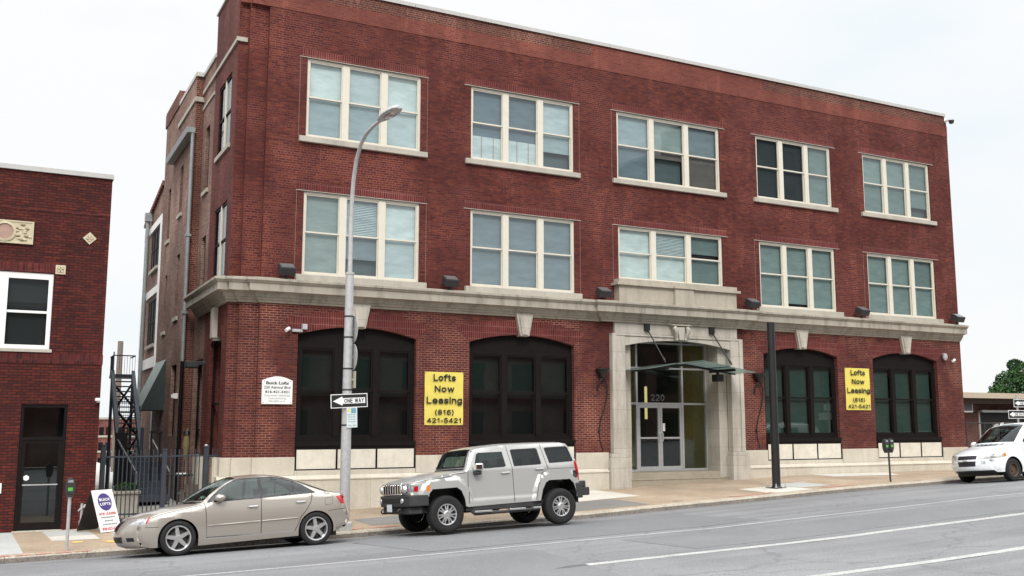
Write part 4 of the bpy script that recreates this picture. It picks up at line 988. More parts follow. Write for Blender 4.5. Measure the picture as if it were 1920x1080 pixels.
S = dict(half=.895, nodes=sed_nodes, roll=(.085, .085), W=Wsed, paint=paintmat('beige_metallic_paint', (.43, .390, .345), .55), pw=2.2,
    bottom=[(3.1, .24), (2.35, .205), (.40, .155)][::1], under=(-.55, 3.2, .16, .78, .70), arches=[(0, .315, .375), (2.725, .315, .37)],
    feats=[('seam', gap_poly([(-.60, .56), (-.36, .552)], .01)), ('seam', gap_poly([(2.98, .668), (3.28, .692), (3.5, .698)], .01)),
           ('door0', d0), ('door1', d1), ('seam', gap_poly(d0[:3] + [(1.588, .297)], .013)), ('seam', gap_poly([(1.588, .297), (1.600, 1.0)], .014)), ('seam', gap_poly(d1[1:7], .013)),
           ('seam', gap_poly([(.45, .925), (.10, .868), (-.30, .795), (-.6, .70)], .010)), ('sill', [(.55, .275), (2.26, .305), (2.26, .315), (.55, .285)]),
           ('trim', trim), ('glass0', fgl), ('glass1', rgl), ('quarter', qgl),
           ('headlight', [(-.80, .615), (-.595, .62), (-.485, .765), (-.56, .755), (-.68, .715), (-.80, .69)]), ('reflector', [(-.60, .64), (-.585, .622), (-.495, .76), (-.55, .745)]),
           ('taillight', [(3.16, .955), (3.42, .99), (3.45, .79), (3.27, .795)]), ('fuel', gap_poly([(2.92, .79), (2.92, .93), (3.08, .94), (3.085, .80), (2.92, .79)], .007)),
           (None, [(-.375, .0), (.375, .0)] + circ(0, .315, .375, 26, 0, 180)), (None, [(2.355, .0), (3.095, .0)] + circ(2.725, .315, .37, 26, 0, 180))],
    tops=[('grille', [(3.3, -.34), (5.35, -.42), (5.35, .42), (3.3, .34)]), ('intake', [(1.5, -.55), (2.45, -.60), (2.45, .60), (1.5, .55)]), ('plate', [(2.55, -.19), (3.35, -.19), (3.35, .19), (2.55, .19)]),
          ('headlight', [(4.6, .62), (5.6, .58), (6.2, 1.0), (4.75, 1.0)]), ('headlight', [(4.6, -.62), (5.6, -.58), (6.2, -1.0), (4.75, -1.0)]),
          ('fog', [(1.7, .72), (2.3, .72), (2.3, .92), (1.7, .92)]), ('fog', [(1.7, -.72), (2.3, -.72), (2.3, -.92), (1.7, -.92)]),
          ('windscreen', [(12.15, -.91), (16.2, -.90), (16.2, .90), (12.15, .91)]), ('cowl', [(11.0, -.9), (12.1, -.94), (12.1, .94), (11.0, .9)]),
          ('rearglass', [(20.9, -.84), (24.6, -.88), (24.6, .88), (20.9, .84)]), ('seam', gap_poly([(25.3, -.86), (25.3, .86)], .012)),
          ('taillight', [(28.0, .52), (29.4, .56), (29.4, 1.0), (28.0, 1.0)]), ('taillight', [(28.0, -.52), (29.4, -.56), (29.4, -1.0), (28.0, -1.0)]), ('plate2', [(29.2, -.2), (30.0, -.2), (30.0, .2), (29.2, .2)])],
    regs={'body': ('body', 0), 'seam': ('body', 1), 'trim': ('body', 1), 'sill': ('body', 3), 'fuel': ('body', 1), 'cowl': ('body', 1), 'door0': ('door0', 0), 'door1': ('door1', 0), 'glass0': ('glass0', 0), 'glass1': ('glass1', 0), 'quarter': ('quarter', 0),
          'headlight': ('headlight', 0), 'reflector': ('headlight', 1), 'taillight': ('taillight', 0), 'grille': ('grille', 0), 'intake': ('body', 1), 'plate': ('number_plate', 0), 'plate2': ('number_plate', 0), 'fog': ('body', 1), 'windscreen': ('windscreen', 0), 'rearglass': ('rear_window', 0)},
    parts={'door0': ('door', None, []), 'door1': ('door', None, []), 'glass0': ('window', 'door0', [M['glass_car']]), 'glass1': ('window', 'door1', [M['glass_car']]), 'quarter': ('quarter_window', None, [M['glass_car']]),
           'headlight': ('headlight', None, [M['lampglass'], M['redlens']]), 'taillight': ('taillight', None, [M['redlens']]), 'grille': ('grille', None, [M['black']]), 'number_plate': ('number_plate', None, [M['plate']]), 'foglight': ('foglight', None, [M['lampglass']]), 'windscreen': ('windscreen', None, [M['glass_ws']]), 'rear_window': ('rear_window', None, [M['glass_tint']])},
    wheels=[(0, 'five'), (2.725, 'five')], wheel=(.335, .235, .20, .095), rimmat=M['silver'])
S['parts']['door0'] = ('door', None, [S['paint']]); S['parts']['door1'] = ('door', None, [S['paint']])
def place(x0, x1, y, w, dz=0):
    z = lambda x, y: zroad(x, y) + dz
    return (x0, y, z(x0, y)), (x1, y, z(x1, y)), (x0 + .0, y + w, z(x0, y + w))
sed, so, Wf = vehicle('saloon_car', 'beige metallic four-door saloon car with five-spoke alloy wheels parked facing left at the kerb', 'car', *place(3.284, 6.0, -6.70, 1.79, .012), S)
for sd in (-1, 1):
    handle(so[('door0', sd)], 1.43, .842, Wf, sd, M['silver']); handle(so[('door1', sd)], 2.41, .880, Wf, sd, M['silver'])
    mirror(None, so[('door0', sd)], .77, sd * .87, 1.045, .11, .11, .075, S['paint'], sd)
    for d, a, b in (('door0', (.56, .522), (1.57, .547)), ('door1', (1.61, .548), (2.33, .566))):
        y = lambda p: sd * (Wf(*p) + .006)
        MB().tube([(a[0], y(a), a[1]), ((a[0] + b[0]) / 2, y(((a[0] + b[0]) / 2, (a[1] + b[1]) / 2)), (a[1] + b[1]) / 2), (b[0], y(b), b[1])], .012, 6).build('moulding', M['chrome'] if 0 else S['paint'], so[(d, sd)], smooth=True)
seats(sed, (1.55, 2.35), .42, .36, seatmat, .58)
MB().box(.55, .95, -.70, .70, .78, .92).build('dashboard', M['plastic'], sed, bevel=.05)
MB().lathe([(.17, -.012), (.185, 0), (.17, .012), (.155, 0), (.17, -.012)], (1.02, -.36, .90), 'x', 20).build('steering_wheel', M['black'], sed, smooth=True)
MB().ell((.92, 0, 1.33), .02, .11, .035, 10, 6).build('rear_view_mirror', M['black'], sed, smooth=True)

# --- silver off-road car
ARF = [(-.39, .70), (-.36, .86), (-.28, .945), (.30, .955), (.40, .88), (.475, .70), (.50, .50)]
ARR = [(2.37, .55), (2.44, .80), (2.53, .945), (2.62, .995), (3.17, .995), (3.27, .90), (3.33, .72), (3.34, .5)]
def Wsuv(x, z):
    w = .935
    if z > 1.32: w -= .105 * ((z - 1.32) / .5)
    if x < -.45: w -= .05 * ((-.45 - x) / .35) ** 2
    if x > 3.1: w -= .05 * ((x - 3.1) / .45) ** 2
    d = min(polydist((x, z), ARF), polydist((x, z), ARR))
    if z < 1.25: w += .055 * max(0, min(1, (.21 - d) / .05))
    if .62 < z < .70 and .6 < x < 2.25: w += .010 * (1 - abs(z - .66) / .04)
    return w
suv_nodes = [(-.70, .80, -.06, 0), (-.74, .86, -.06, 0), (-.755, 1.00, -.06, 0), (-.735, 1.085, -.06, .01), (-.68, 1.125, -.06, .025), (-.45, 1.17, -.03, .05), (-.1, 1.225, 0, .055), (.25, 1.275, 0, .05), (.50, 1.305, -.04, .02), (.56, 1.315, -.05, .01), (.66, 1.56, -.045, .02), (.745, 1.725, -.03, .035), (.83, 1.775, 0, .04), (1.10, 1.81, 0, .045), (1.6, 1.842, 0, .045), (2.4, 1.848, 0, .045), (3.05, 1.842, 0, .04), (3.23, 1.815, .01, .03), (3.30, 1.72, .02, 0), (3.44, 1.42, .03, 0), (3.50, 1.15, .04, 0), (3.50, .90, .04, 0), (3.45, .62, .04, 0)]
g0 = [(.80, 1.375), (.80, 1.46), (.86, 1.625), (.91, 1.665), (1.48, 1.672), (1.535, 1.39), (1.50, 1.362), (1.07, 1.345)]
g1 = [(1.775, 1.362), (1.725, 1.69), (1.76, 1.712), (2.35, 1.722), (2.39, 1.70), (2.455, 1.40), (2.42, 1.378)]
g2 = [(2.70, 1.395), (2.612, 1.70), (2.65, 1.726), (3.17, 1.738), (3.21, 1.71), (3.315, 1.44), (3.28, 1.412)]
def grow(p, k):
    cx = sum(q[0] for q in p) / len(p); cz = sum(q[1] for q in p) / len(p); return [(x + (k if x > cx else -k), z + (k if z > cz else -k)) for x, z in p]
e0 = [(.575, .60), (1.725, .56), (1.705, 1.33), (1.615, 1.79), (.83, 1.755), (.735, 1.70), (.60, 1.33)]
e1 = [(1.725, .56), (2.26, .575), (2.34, .89), (2.44, 1.15), (2.63, 1.25), (2.497, 1.815), (1.615, 1.79), (1.705, 1.33)]
pt = paintmat('silver_metallic_paint', (.475, .475, .46), .42, .36, .4)
S2 = dict(half=.96, nodes=suv_nodes, roll=(.05, .05), W=Wsuv, paint=pt, pw=4.,
    bottom=[(3.3, .58), (2.40, .55), (.55, .52), (-.40, .80)], under=(-.60, 3.45, .45, .95, .84), arches=[], step=.06,
    feats=[('door0', e0), ('door1', e1), ('seam', gap_poly(e0[-1:] + [(.575, .60), (.6, .598)], .014)), ('seam', gap_poly([(1.725, .56), (1.705, 1.33), (1.615, 1.79)], .014)), ('seam', gap_poly(e1[1:6], .014)),
           ('seam', gap_poly([(-.71, 1.09), (-.45, 1.135), (.0, 1.175), (.20, 1.205)], .012)), ('seam', gap_poly([(.20, 1.235), (.56, 1.262)], .016)), ('seam', gap_poly([(2.63, 1.25), (3.46, 1.245)], .008)),
           ('gasket', grow(g0, .018)), ('gasket', grow(g1, .018)), ('gasket', grow(g2, .018)), ('glass0', g0), ('glass1', g1), ('quarter', g2),
           ('headlight', [(-.80, .905), (-.60, .905), (-.585, 1.04), (-.80, 1.06)]), ('turn', [(-.425, .905), (-.345, .91), (-.345, 1.035), (-.415, 1.045)]), ('turn2', [(-.70, .915), (-.60, .915), (-.59, 1.02), (-.68, 1.025)]),
           ('taillight', [(3.40, .96), (3.6, .95), (3.6, 1.41), (3.345, 1.41)]), ('fuel', circ(3.345, 1.10, .085, 20)),
           (None, [(p[0], p[1]) for p in [(-.41, .3)] + ARF + [(.51, .3)]]), (None, [(p[0], p[1]) for p in [(2.36, .3)] + ARR + [(3.345, .3)]])],
    tops=[('grille', [(1.0, -.60), (3.05, -.60), (3.05, .60), (1.0, .60)]), ('headlight', [(1.05, -.93), (2.95, -.93), (2.95, -.66), (1.05, -.66)]), ('headlight', [(1.05, .93), (2.95, .93), (2.95, .66), (1.05, .66)]),
          ('bonnet', [(4.1, -.72), (8.2, -.78), (8.2, .78), (4.1, .72)]), ('cowl', [(8.3, -.9), (9.15, -.93), (9.15, .93), (8.3, .9)]), ('gasket', [(9.2, -.93), (11.5, -.90), (11.5, .90), (9.2, .93)]), ('windscreen', [(9.35, -.86), (11.25, -.83), (11.25, .83), (9.35, .86)]),
          ('rearglass', [(18.1, -.72), (18.95, -.75), (18.95, .75), (18.1, .72)]), ('seam', gap_poly([(12.2, -.93), (16.5, -.93)], .02)), ('seam', gap_poly([(12.2, .93), (16.5, .93)], .02)),
          ('taillight', [(19.1, .86), (20.9, .86), (20.9, 1.), (19.1, 1.)]), ('taillight', [(19.1, -.86), (20.9, -.86), (20.9, -1.), (19.1, -1.)])],
    regs={'body': ('body', 0), 'seam': ('body', 1), 'gasket': ('body', 1), 'cowl': ('body', 1), 'door0': ('door0', 0), 'door1': ('door1', 0), 'glass0': ('glass0', 0), 'glass1': ('glass1', 0), 'quarter': ('quarter', 0), 'headlight': ('headlight', 0), 'turn': ('turn_signal', 0), 'turn2': ('headlight', 1),
          'taillight': ('taillight', 0), 'fuel': ('fuel_cap', 0), 'grille': ('grille', 0), 'bonnet': ('bonnet', 0), 'windscreen': ('windscreen', 0), 'rearglass': ('rear_window', 0)},
    parts={'door0': ('door', None, [pt]), 'door1': ('door', None, [pt]), 'glass0': ('window', 'door0', [M['glass_car']]), 'glass1': ('window', 'door1', [M['glass_tint']]), 'quarter': ('quarter_window', None, [M['glass_tint']]), 'headlight': ('headlight', None, [M['lampglass'], M['redlens']]), 'turn_signal': ('turn_signal', None, [M['amber']]),
           'taillight': ('taillight', None, [M['redlens']]), 'fuel_cap': ('fuel_cap', None, [M['black']]), 'grille': ('grille', None, [M['dark']]), 'bonnet': ('bonnet', None, [pt]), 'windscreen': ('windscreen', None, [M['glass_ws']]), 'rear_window': ('rear_window', None, [M['glass_tint']])},
    wheels=[(.045, 'seven'), (2.905, 'seven')], wheel=(.405, .225, .27, .115), rimmat=M['silver'])
suv, s2, Wf2 = vehicle('off_road_car', 'boxy silver off-road car with big tyres and black bumpers parked behind the beige saloon', 'car', *place(8.79, 11.66, -6.95, 1.92, .045), S2)
# grille bars, round lamps, bumpers, steps
mb = MB()
for k in range(8):
    y = -.53 + k * .151; mb.box(-.86, -.80, y - .033, y + .033, .885, 1.075)
mb.box(-.855, -.79, -.60, .60, 1.076, 1.10).box(-.858, -.79, -.60, .60, .86, .884)
mb.build('grille_bar', M['chrome'], s2[('grille', 0)], bevel=.008)
for sd in (-1, 1):
    MB().lathe([(0, -.87), (.06, -.866), (.085, -.84), (.09, -.80)], (0, sd * .70, .97), 'x', 20).build('lamp_lens', M['silver'], s2[('headlight', sd)], smooth=True)
    handle(s2[('door0', sd)], 1.52, 1.215, Wf2, sd, M['silver'], .22); handle(s2[('door1', sd)], 2.40, 1.262, Wf2, sd, M['silver'], .22)
    MB().box(.70, .88, min(sd * .99, sd * 1.17), max(sd * .99, sd * 1.17), 1.29, 1.45, 0).box(.72, .86, min(sd * .91, sd * 1.12), max(sd * .91, sd * 1.12), 1.20, 1.288, 1).build('side_mirror', [M['chrome'], M['plastic']], s2[('door0', sd)], bevel=.03)
    p = MB(); y = sd * 1.02
    p.tube([(.62, sd * .85, .47), (.68, y, .36), (2.28, y, .375), (2.34, sd * .85, .50)], .038, 8, 1)
    for a, b in ((.66, 1.08), (1.52, 1.92), (2.12, 2.30)): p.box(a, b, y - .065, y + .065, .385, .425)
    p.build('side_step', [M['silver'], M['plastic']], suv, bevel=.012)
    MB().box(.52, 2.42, min(sd * .78, sd * .92), max(sd * .78, sd * .92), .42, .58).build('sill_panel', M['plastic'], suv, bevel=.02)
    for pl in (ARF, ARR):                                        # dark inner arch
        q = MB(); y0 = sd * (Wf2(*pl[1]) + .0); pl2 = [(pl[0][0] - .0, .5)] + pl
        for a, b in zip(pl2, pl2[1:]): q.poly([(a[0], sd * .975, a[1]), (b[0], sd * .975, b[1]), (b[0], sd * .58, b[1]), (a[0], sd * .58, a[1])])
        q.build('wheel_arch_liner', M['black'], suv)
mb = MB().prism([(-.80, -.90), (-.66, -.99), (-.38, -1.0), (-.38, 1.0), (-.66, .99), (-.80, .90), (-.87, .62), (-.87, -.62)], lambda u, v, w: (u, v, w), .60, .845).prism([(-.78, -.80), (-.5, -.9), (-.5, .9), (-.78, .80)], lambda u, v, w: (u, v, w), .44, .598)
fb = mb.build('front_bumper', M['plastic'], suv, bevel=.025)
MB().box(-.885, -.872, -.55, .55, .70, .78).build('bumper_intake', M['dark'], fb)
for sd in (-1, 1):
    MB().lathe([(0, -.895), (.05, -.89), (.055, -.86)], (0, sd * .66, .73), 'x', 16).build('foglight', M['lampglass'], fb, smooth=True)
    MB().tube([(-.80, sd * .52, .55), (-.90, sd * .52, .55), (-.93, sd * .52, .51), (-.90, sd * .52, .46), (-.80, sd * .52, .46)], .018, 8).build('tow_hook', M['black'], fb, smooth=True)
MB().box(-.90, -.89, -.08, .22, .50, .66).build('number_plate', M['plate'], suv)
MB().box(3.46, 3.70, -.97, .97, .60, .79).box(3.42, 3.60, -.98, .98, .79, .94).prism([(3.35, .55), (3.5, .55), (3.5, .90), (3.30, .90)], lambda u, v, w: (u, w, v), -.99, .99).build('rear_bumper', M['plastic'], suv, bevel=.025)
MB().lathe([(0, .24), (.20, .24), (.30, .22), (.39, .12), (.395, .0), (.38, -.06), (0, -.06)], (3.60, .15, 1.05), 'x', 30).build('spare_wheel', M['rubber'], suv, smooth=True)
seats(suv, (1.45, 2.35), .72, .40, seatdk, .62)
MB().box(.62, .95, -.76, .76, 1.1, 1.28).build('dashboard', M['plastic'], suv, bevel=.05)
MB().lathe([(.17, -.012), (.185, 0), (.17, .012), (.155, 0), (.17, -.012)], (1.04, -.40, 1.28), 'x', 20).build('steering_wheel', M['black'], suv, smooth=True)
MB().ell((.80, 0, 1.66), .02, .12, .035, 10, 6).tube([(.82, 0, 1.62), (.83, .0, 1.42)], .006, 6).ell((.83, 0, 1.40), .012, .02, .05, 8, 6).build('rear_view_mirror', M['black'], suv, smooth=True)
text('door_badge', 'H3', .70, -(Wsuv(.70, .70) + .006), .735, .055, .19, M['galv'], s2[('door0', -1)], bold=.02)

# --- white minivan at the right edge
def Wvan(x, z):
    w = .915
    if z < .5: w -= .05 * ((.5 - z) / .3) ** 2
    if z > .75: w -= .05 * min(1, (z - .75) / .35)
    if z > 1.1: w -= .16 * ((z - 1.1) / .7) ** 1.2
    if x < -.25: w -= .19 * ((-.25 - x) / .5) ** 2.2
    return w
van_nodes = [(-.56, .29, -.36, 0), (-.70, .38, -.30, 0), (-.74, .52, -.28, 0), (-.74, .66, -.27, 0), (-.70, .76, -.26, .02), (-.63, .835, -.26, .03), (-.35, .93, -.18, .05), (.0, 1.02, -.10, .05), (.28, 1.085, -.14, .03), (.40, 1.115, -.40, .03), (.46, 1.14, -.42, .02), (.72, 1.34, -.28, .05), (1.0, 1.545, -.15, .07), (1.15, 1.65, -.08, .07), (1.35, 1.715, 0, .06), (1.9, 1.745, 0, .06), (3.0, 1.75, 0, .06), (3.9, 1.72, .03, .05), (4.05, 1.62, .06, 0), (4.2, 1.1, .08, 0), (4.22, .7, .1, 0), (4.15, .32, .08, 0)]
v0 = [(.62, 1.165), (.86, 1.37), (1.10, 1.55), (1.25, 1.625), (1.72, 1.66), (1.75, 1.13)]
v1 = [(1.86, 1.13), (1.83, 1.66), (2.85, 1.67), (2.88, 1.14)]
h0 = [(.62, .34), (1.80, .34), (1.80, 1.68), (1.25, 1.65), (.62, 1.2), (.55, 1.1)]
wp = paintmat('white_car_paint', (.78, .80, .82), 0., .3)
S3 = dict(half=.90, nodes=van_nodes, roll=(.09, .09), W=Wvan, paint=wp, pw=2.3, bottom=[(3.9, .28), (.45, .25), (-.35, .28)], under=(-.55, 3.9, .18, .8, .70), arches=[(0, .335, .40), (3.07, .335, .40)],
    feats=[('door0', h0), ('seam', gap_poly(h0[-1:] + h0[:2], .013)), ('seam', gap_poly([(1.80, .34), (1.80, 1.68)], .014)), ('seam', gap_poly([(.52, 1.12), (.1, 1.03), (-.4, .90)], .012)), ('glass0', v0), ('glass1', v1),
           ('headlight', [(-.80, .69), (-.30, .75), (-.28, .86), (-.42, .875), (-.80, .81)]), ('turn', [(-.40, .745), (-.29, .757), (-.285, .855), (-.36, .86)]),
           (None, [(-.40, 0), (.40, 0)] + circ(0, .335, .40, 26, 0, 180)), (None, [(2.67, 0), (3.47, 0)] + circ(3.07, .335, .40, 26, 0, 180))],
    tops=[('grille', [(3.30, -.50), (4.40, -.50), (4.40, .50), (3.30, .50)]), ('grille', [(1.75, -.46), (2.85, -.50), (2.85, .50), (1.75, .46)]), ('black', [(0, -1), (.72, -1), (.72, 1), (0, 1)]),
          ('headlight', [(3.3, .66), (4.55, .56), (5.0, 1.), (3.3, 1.)]), ('headlight', [(3.3, -.66), (4.55, -.56), (5.0, -1.), (3.3, -1.)]), ('fog', [(2.1, .70), (2.8, .70), (2.8, .86), (2.1, .86)]), ('fog', [(2.1, -.70), (2.8, -.70), (2.8, -.86), (2.1, -.86)]),
          ('seam', gap_poly([(5.1, -.72), (5.1, .72)], .014)), ('windscreen', [(10.15, -.93), (13.6, -.90), (13.6, .90), (10.15, .93)]), ('rearglass', [(18.2, -.8), (18.9, -.85), (18.9, .85), (18.2, .8)])],
    regs={'body': ('body', 0), 'seam': ('body', 1), 'black': ('body', 1), 'door0': ('door0', 0), 'glass0': ('glass0', 0), 'glass1': ('glass1', 0), 'headlight': ('headlight', 0), 'turn': ('headlight', 1), 'grille': ('grille', 0), 'fog': ('foglight', 0), 'windscreen': ('windscreen', 0), 'rearglass': ('rear_window', 0)},
    parts={'door0': ('door', None, [wp]), 'glass0': ('window', 'door0', [M['glass_car']]), 'glass1': ('rear_side_window', None, [M['glass_tint']]), 'headlight': ('headlight', None, [plain('pale_headlamp', (.55, .55, .53), .12, metal=.3, var=.3, vscale=9), M['amber']]), 'grille': ('grille', None, [plain('grille_purple_black', (.022, .018, .028), .5)]), 'foglight': ('foglight', None, [M['lampglass']]), 'windscreen': ('windscreen', None, [M['glass_ws']]), 'rear_window': ('rear_window', None, [M['glass_tint']])},
    wheels=[(0, 'steel'), (3.07, 'steel')], wheel=(.345, .205, .21, .10), rimmat=plain('rusty_steel_rim', (.085, .055, .038), .7, var=.3, vscale=20))
van, s3, Wf3 = vehicle('minivan', 'white minivan with dark steel wheels and twin black grilles at the right edge', 'minivan', *place(27.86, 30.93, -6.80, 1.80, .02), S3)
bd = MB().ell((-1.035, 0, .665), .02, .085, .035, 14, 8); bd.build('badge', M['galv'], van, smooth=True)
for sd in (-1, 1): mirror(None, s3[('door0', sd)], .75, sd * .86, 1.17, .10, .12, .09, wp, sd)
seats(van, (1.5, 2.4), .55, .40, seatdk, .62)
MB().box(.35, .9, -.74, .74, .9, 1.05).build('dashboard', M['plastic'], van, bevel=.05)
#VEHICLES_END

# ------------------------------------------------------------------ the wing behind, along the alley
rb = thing('rear_building', 'white framed brick rear wing with triple windows behind the brown side wall in the alley', 'building', (5.2, 12.2, 0))
def offr(o, t): o.matrix_parent_inverse = Matrix.Translation(-Vector(t.location)); return o
def sub(mb, name, mat, par, **k):
    o = mb.build(name, mat, par, **k)
    if par.type == 'EMPTY' and par.rotation_euler.z == 0 and par.matrix_world.is_identity is False or par.type == 'EMPTY': o.matrix_parent_inverse = Matrix.Translation(-Vector(par.location))
    return o
sub(MB().box(5.22, 16, 12.105, 17.2, 0, 10.64).prism([(12.105, 10.64), (17.2, 10.64), (17.2, 11.0), (12.105, 11.85)], lambda u, v, w: (w, u, v), 5.22, 5.6), 'wall', M['brick_tan'], rb)
mb = MB().box(5.15, 5.4, 12.105, 12.42, 0, 10.64)
for a, b in ((10.36, 10.64), (7.66, 7.95), (4.80, 5.20)): mb.box(5.16, 5.4, 12.421, 17.2, a, b)
mb.box(5.15, 5.4, 16.9, 17.22, 5.201, 7.659)
sub(mb, 'concrete_frame', M['white'], rb)
mb = MB()
for k in range(16):
    y = 12.1 + k * .32; z = 11.86 - k * .053; mb.prism([(y, z - .1), (y + .32, z - .1), (y + .32, z + .02), (y + .06, z + .10)], lambda u, v, w: (w, u, v), 5.12, 5.5)
sub(mb, 'tile_coping', M['brick_par'], rb)
for z0, z1 in ((8.74, 10.30), (5.70, 7.50)):
    for y0, n in ((12.83, 3), (16.0, 1)):
        mb = MB(); f = None
        for k in range(n):
            a = y0 + k * .70; mb.box(5.19, 5.23, a, a + .05, z0, z1).box(5.19, 5.23, a + .57, a + .62, z0, z1).box(5.19, 5.23, a + .05, a + .57, z0, z0 + .06).box(5.19, 5.23, a + .05, a + .57, z1 - .06, z1).box(5.19, 5.23, a + .05, a + .57, (z0 + z1) / 2 - .025, (z0 + z1) / 2 + .025)
            mb.poly([(5.215, a, z0), (5.215, a, z1), (5.215, a + .62, z1), (5.215, a + .62, z0)], 1)
        f = sub(mb, 'window', [M['dkframe'], M['dark']], rb)
        sub(MB().box(5.12, 5.24, y0 - .1, y0 + .70 * n, z0 - .12, z0 - .002), 'sill', M['stone_trim'], f); f.children[-1].matrix_parent_inverse = Matrix.Identity(4)
sub(MB().tube([(5.05, 15.35, 11.2), (5.05, 15.37, .2)], .085, 10).box(4.93, 5.2, 15.2, 15.5, 10.9, 11.25), 'downpipe', M['zinc'], rb, smooth=True)

# ------------------------------------------------------------------ red brick neighbour on the left
nb = thing('brick_house', 'dark red brick building with stone medallion and black glass door at the left edge', 'building', (0, 0, 0))
NX0, NX1 = -9.0, 2.30
mb = MB(); nholes = [rect(-1.35, 1.06, 4.46, 6.35), rect(.53, 1.57, .0, 3.11)]
wall_panel(mb, rect(NX0, NX1, -.6, 8.92), nholes, XZ(0))
for h in nholes:
    for k in range(4):
        a, b = h[k], h[(k + 1) % 4]; mb.poly([(a[0], 0, a[1]), (a[0], .12, a[1]), (b[0], .12, b[1]), (b[0], 0, b[1])])
mb.poly([(NX1, 0, -.6), (NX1, 16, -.6), (NX1, 16, 8.92), (NX1, 0, 8.92)]).poly([(NX0, 16, -.6), (NX0, 0, -.6), (NX0, 0, 8.92), (NX0, 16, 8.92)]).poly([(NX1, 16, -.6), (NX0, 16, -.6), (NX0, 16, 8.92), (NX1, 16, 8.92)]).poly([(NX0, .1, 8.9), (NX1, .1, 8.9), (NX1, 16, 8.9), (NX0, 16, 8.9)])
mb.build('wall', M['brick_nb'], nb)
MB().box(NX0 - .03, NX1 + .03, -.06, .4, 8.921, 9.04).build('coping', M['coping'], nb)
MB().box(NX0, NX1 + .012, -.014, .02, 4.11, 4.36).build('soldier_band', M['soldier_nb'], nb, swap=True)
MB().box(-1.5, 1.08, -.012, .02, 6.37, 6.60).build('lintel_course', M['soldier_nb'], nb, swap=True)
MB().box(NX0, NX1 - .012, -.010, .02, 7.93, 8.0).build('string_course', M['soldier_nb'], nb)
f = MB(); f.box(-.14, .06, .02, .10, 4.46, 6.30).box(-1.35, 1.06, .02, .10, 6.30, 6.35).box(.96, 1.06, .02, .10, 4.46, 6.30).box(-1.35, -1.25, .02, .10, 4.46, 6.30).box(-1.25, -.14, .02, .1, 4.46, 4.56).box(.06, .96, .02, .1, 4.46, 4.56).box(-1.25, -.14, .02, .1, 6.20, 6.299).box(.06, .96, .02, .1, 6.20, 6.299)
for a, b in ((-1.25, -.14), (.06, .96)):
    f.box(a, b, .05, .09, 5.35, 5.41)
    f.poly([(a, .16, 4.5), (b, .16, 4.5), (b, .16, 6.3), (a, .16, 6.3)], 1)
fw = f.build('window', [M['white'], plain('insect_screen', (.030, .033, .034), .7, var=.25, vscale=60)], nb)
g_ = MB()
for a, b in ((-1.25, -.14), (.06, .96)): g_.poly([(a, .08, 4.56), (b, .08, 4.56), (b, .08, 6.2), (a, .08, 6.2)])
g_.build('glass', M['glass_scr'], fw); MB().box(-1.45, 1.12, -.05, .1, 4.38, 4.458).build('sill', M['stone_trim'], fw, bevel=.006)
d = MB().box(.53, .60, .03, .11, .05, 3.11).box(1.50, 1.57, .03, .11, .05, 3.11).box(.60, 1.50, .03, .11, 3.03, 3.11).box(.60, 1.50, .03, .11, 2.24, 2.31).box(.60, .68, .05, .10, .08, 2.24).box(1.42, 1.50, .05, .10, .08, 2.24).box(.68, 1.42, .05, .10, .08, .26).box(.68, 1.42, .05, .10, 2.16, 2.24)
d.poly([(.5, .7, 0), (1.6, .7, 0), (1.6, .7, 3.1), (.5, .7, 3.1)], 1)
dd = d.build('door', [M['dkframe'], M['dark']], nb)
MB().poly([(.60, .075, .2), (1.50, .075, .2), (1.50, .075, 3.05), (.60, .075, 3.05)]).build('glass', M['glass_low'], dd)
MB().box(.66, 1.44, .0, .035, 1.15, 1.175).build('push_bar', M['galv'], dd); MB().lathe([(0, .0), (.07, .0), (.07, .02), (0, .02)], (.74, .045, 1.33), 'y', 6).build('sticker', M['white'], dd)
MB().box(.50, 1.6, -.10, .12, .0, .075).build('threshold', M['walk'], nb)
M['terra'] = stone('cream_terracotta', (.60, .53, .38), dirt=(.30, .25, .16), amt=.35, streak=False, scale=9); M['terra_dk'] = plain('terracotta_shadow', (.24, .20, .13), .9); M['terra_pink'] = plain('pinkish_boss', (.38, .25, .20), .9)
md = MB().box(-1.1, .54, -.05, .03, 7.05, 7.62)
for x, z in ((-.85, 7.335), (.29, 7.335)):                     # scrolls and leaves either side of a plain boss
    for k in range(9):
        a = k * .72; r = .05 + .02 * k; md.ell((x + math.cos(a) * r, -.06, z + math.sin(a) * r), .055, .022, .028, 8, 5)
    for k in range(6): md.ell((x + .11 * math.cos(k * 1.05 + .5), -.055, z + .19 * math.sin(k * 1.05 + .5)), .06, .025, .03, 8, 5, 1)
md.lathe([(.24, -.05), (.25, -.08), (.20, -.09), (.19, -.06)], (-.10, 0, 7.335), 'y', 24).lathe([(0, -.065), (.19, -.058)], (-.10, 0, 7.335), 'y', 24, 2)
md.box(-1.1, .54, -.065, -.0501, 7.05, 7.09).box(-1.1, .54, -.065, -.0501, 7.585, 7.62).box(.50, .54, -.065, -.0501, 7.09, 7.585)
md.build('stone_medallion', [M['terra'], M['terra_dk'], M['terra_pink']], nb)
def tile(cx, cz, h, rot):
    c, s = math.cos(R(rot)), math.sin(R(rot)); T = lambda u, v, w: (cx + u * c - v * s, w, cz + u * s + v * c)
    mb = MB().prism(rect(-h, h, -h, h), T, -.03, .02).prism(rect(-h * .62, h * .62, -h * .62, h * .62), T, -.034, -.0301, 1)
    for k in range(4):
        a = R(90 * k + 45); mb.prism([(math.cos(a) * h * .45 + u * h * .26, math.sin(a) * h * .45 + v * h * .26) for u, v in circ(0, 0, 1, 8)], T, -.045, -.0341)
    mb.prism(circ(0, 0, h * .18, 8), T, -.05, -.0341); mb.build('ornament_tile', [M['terra'], M['terra_dk']], nb)
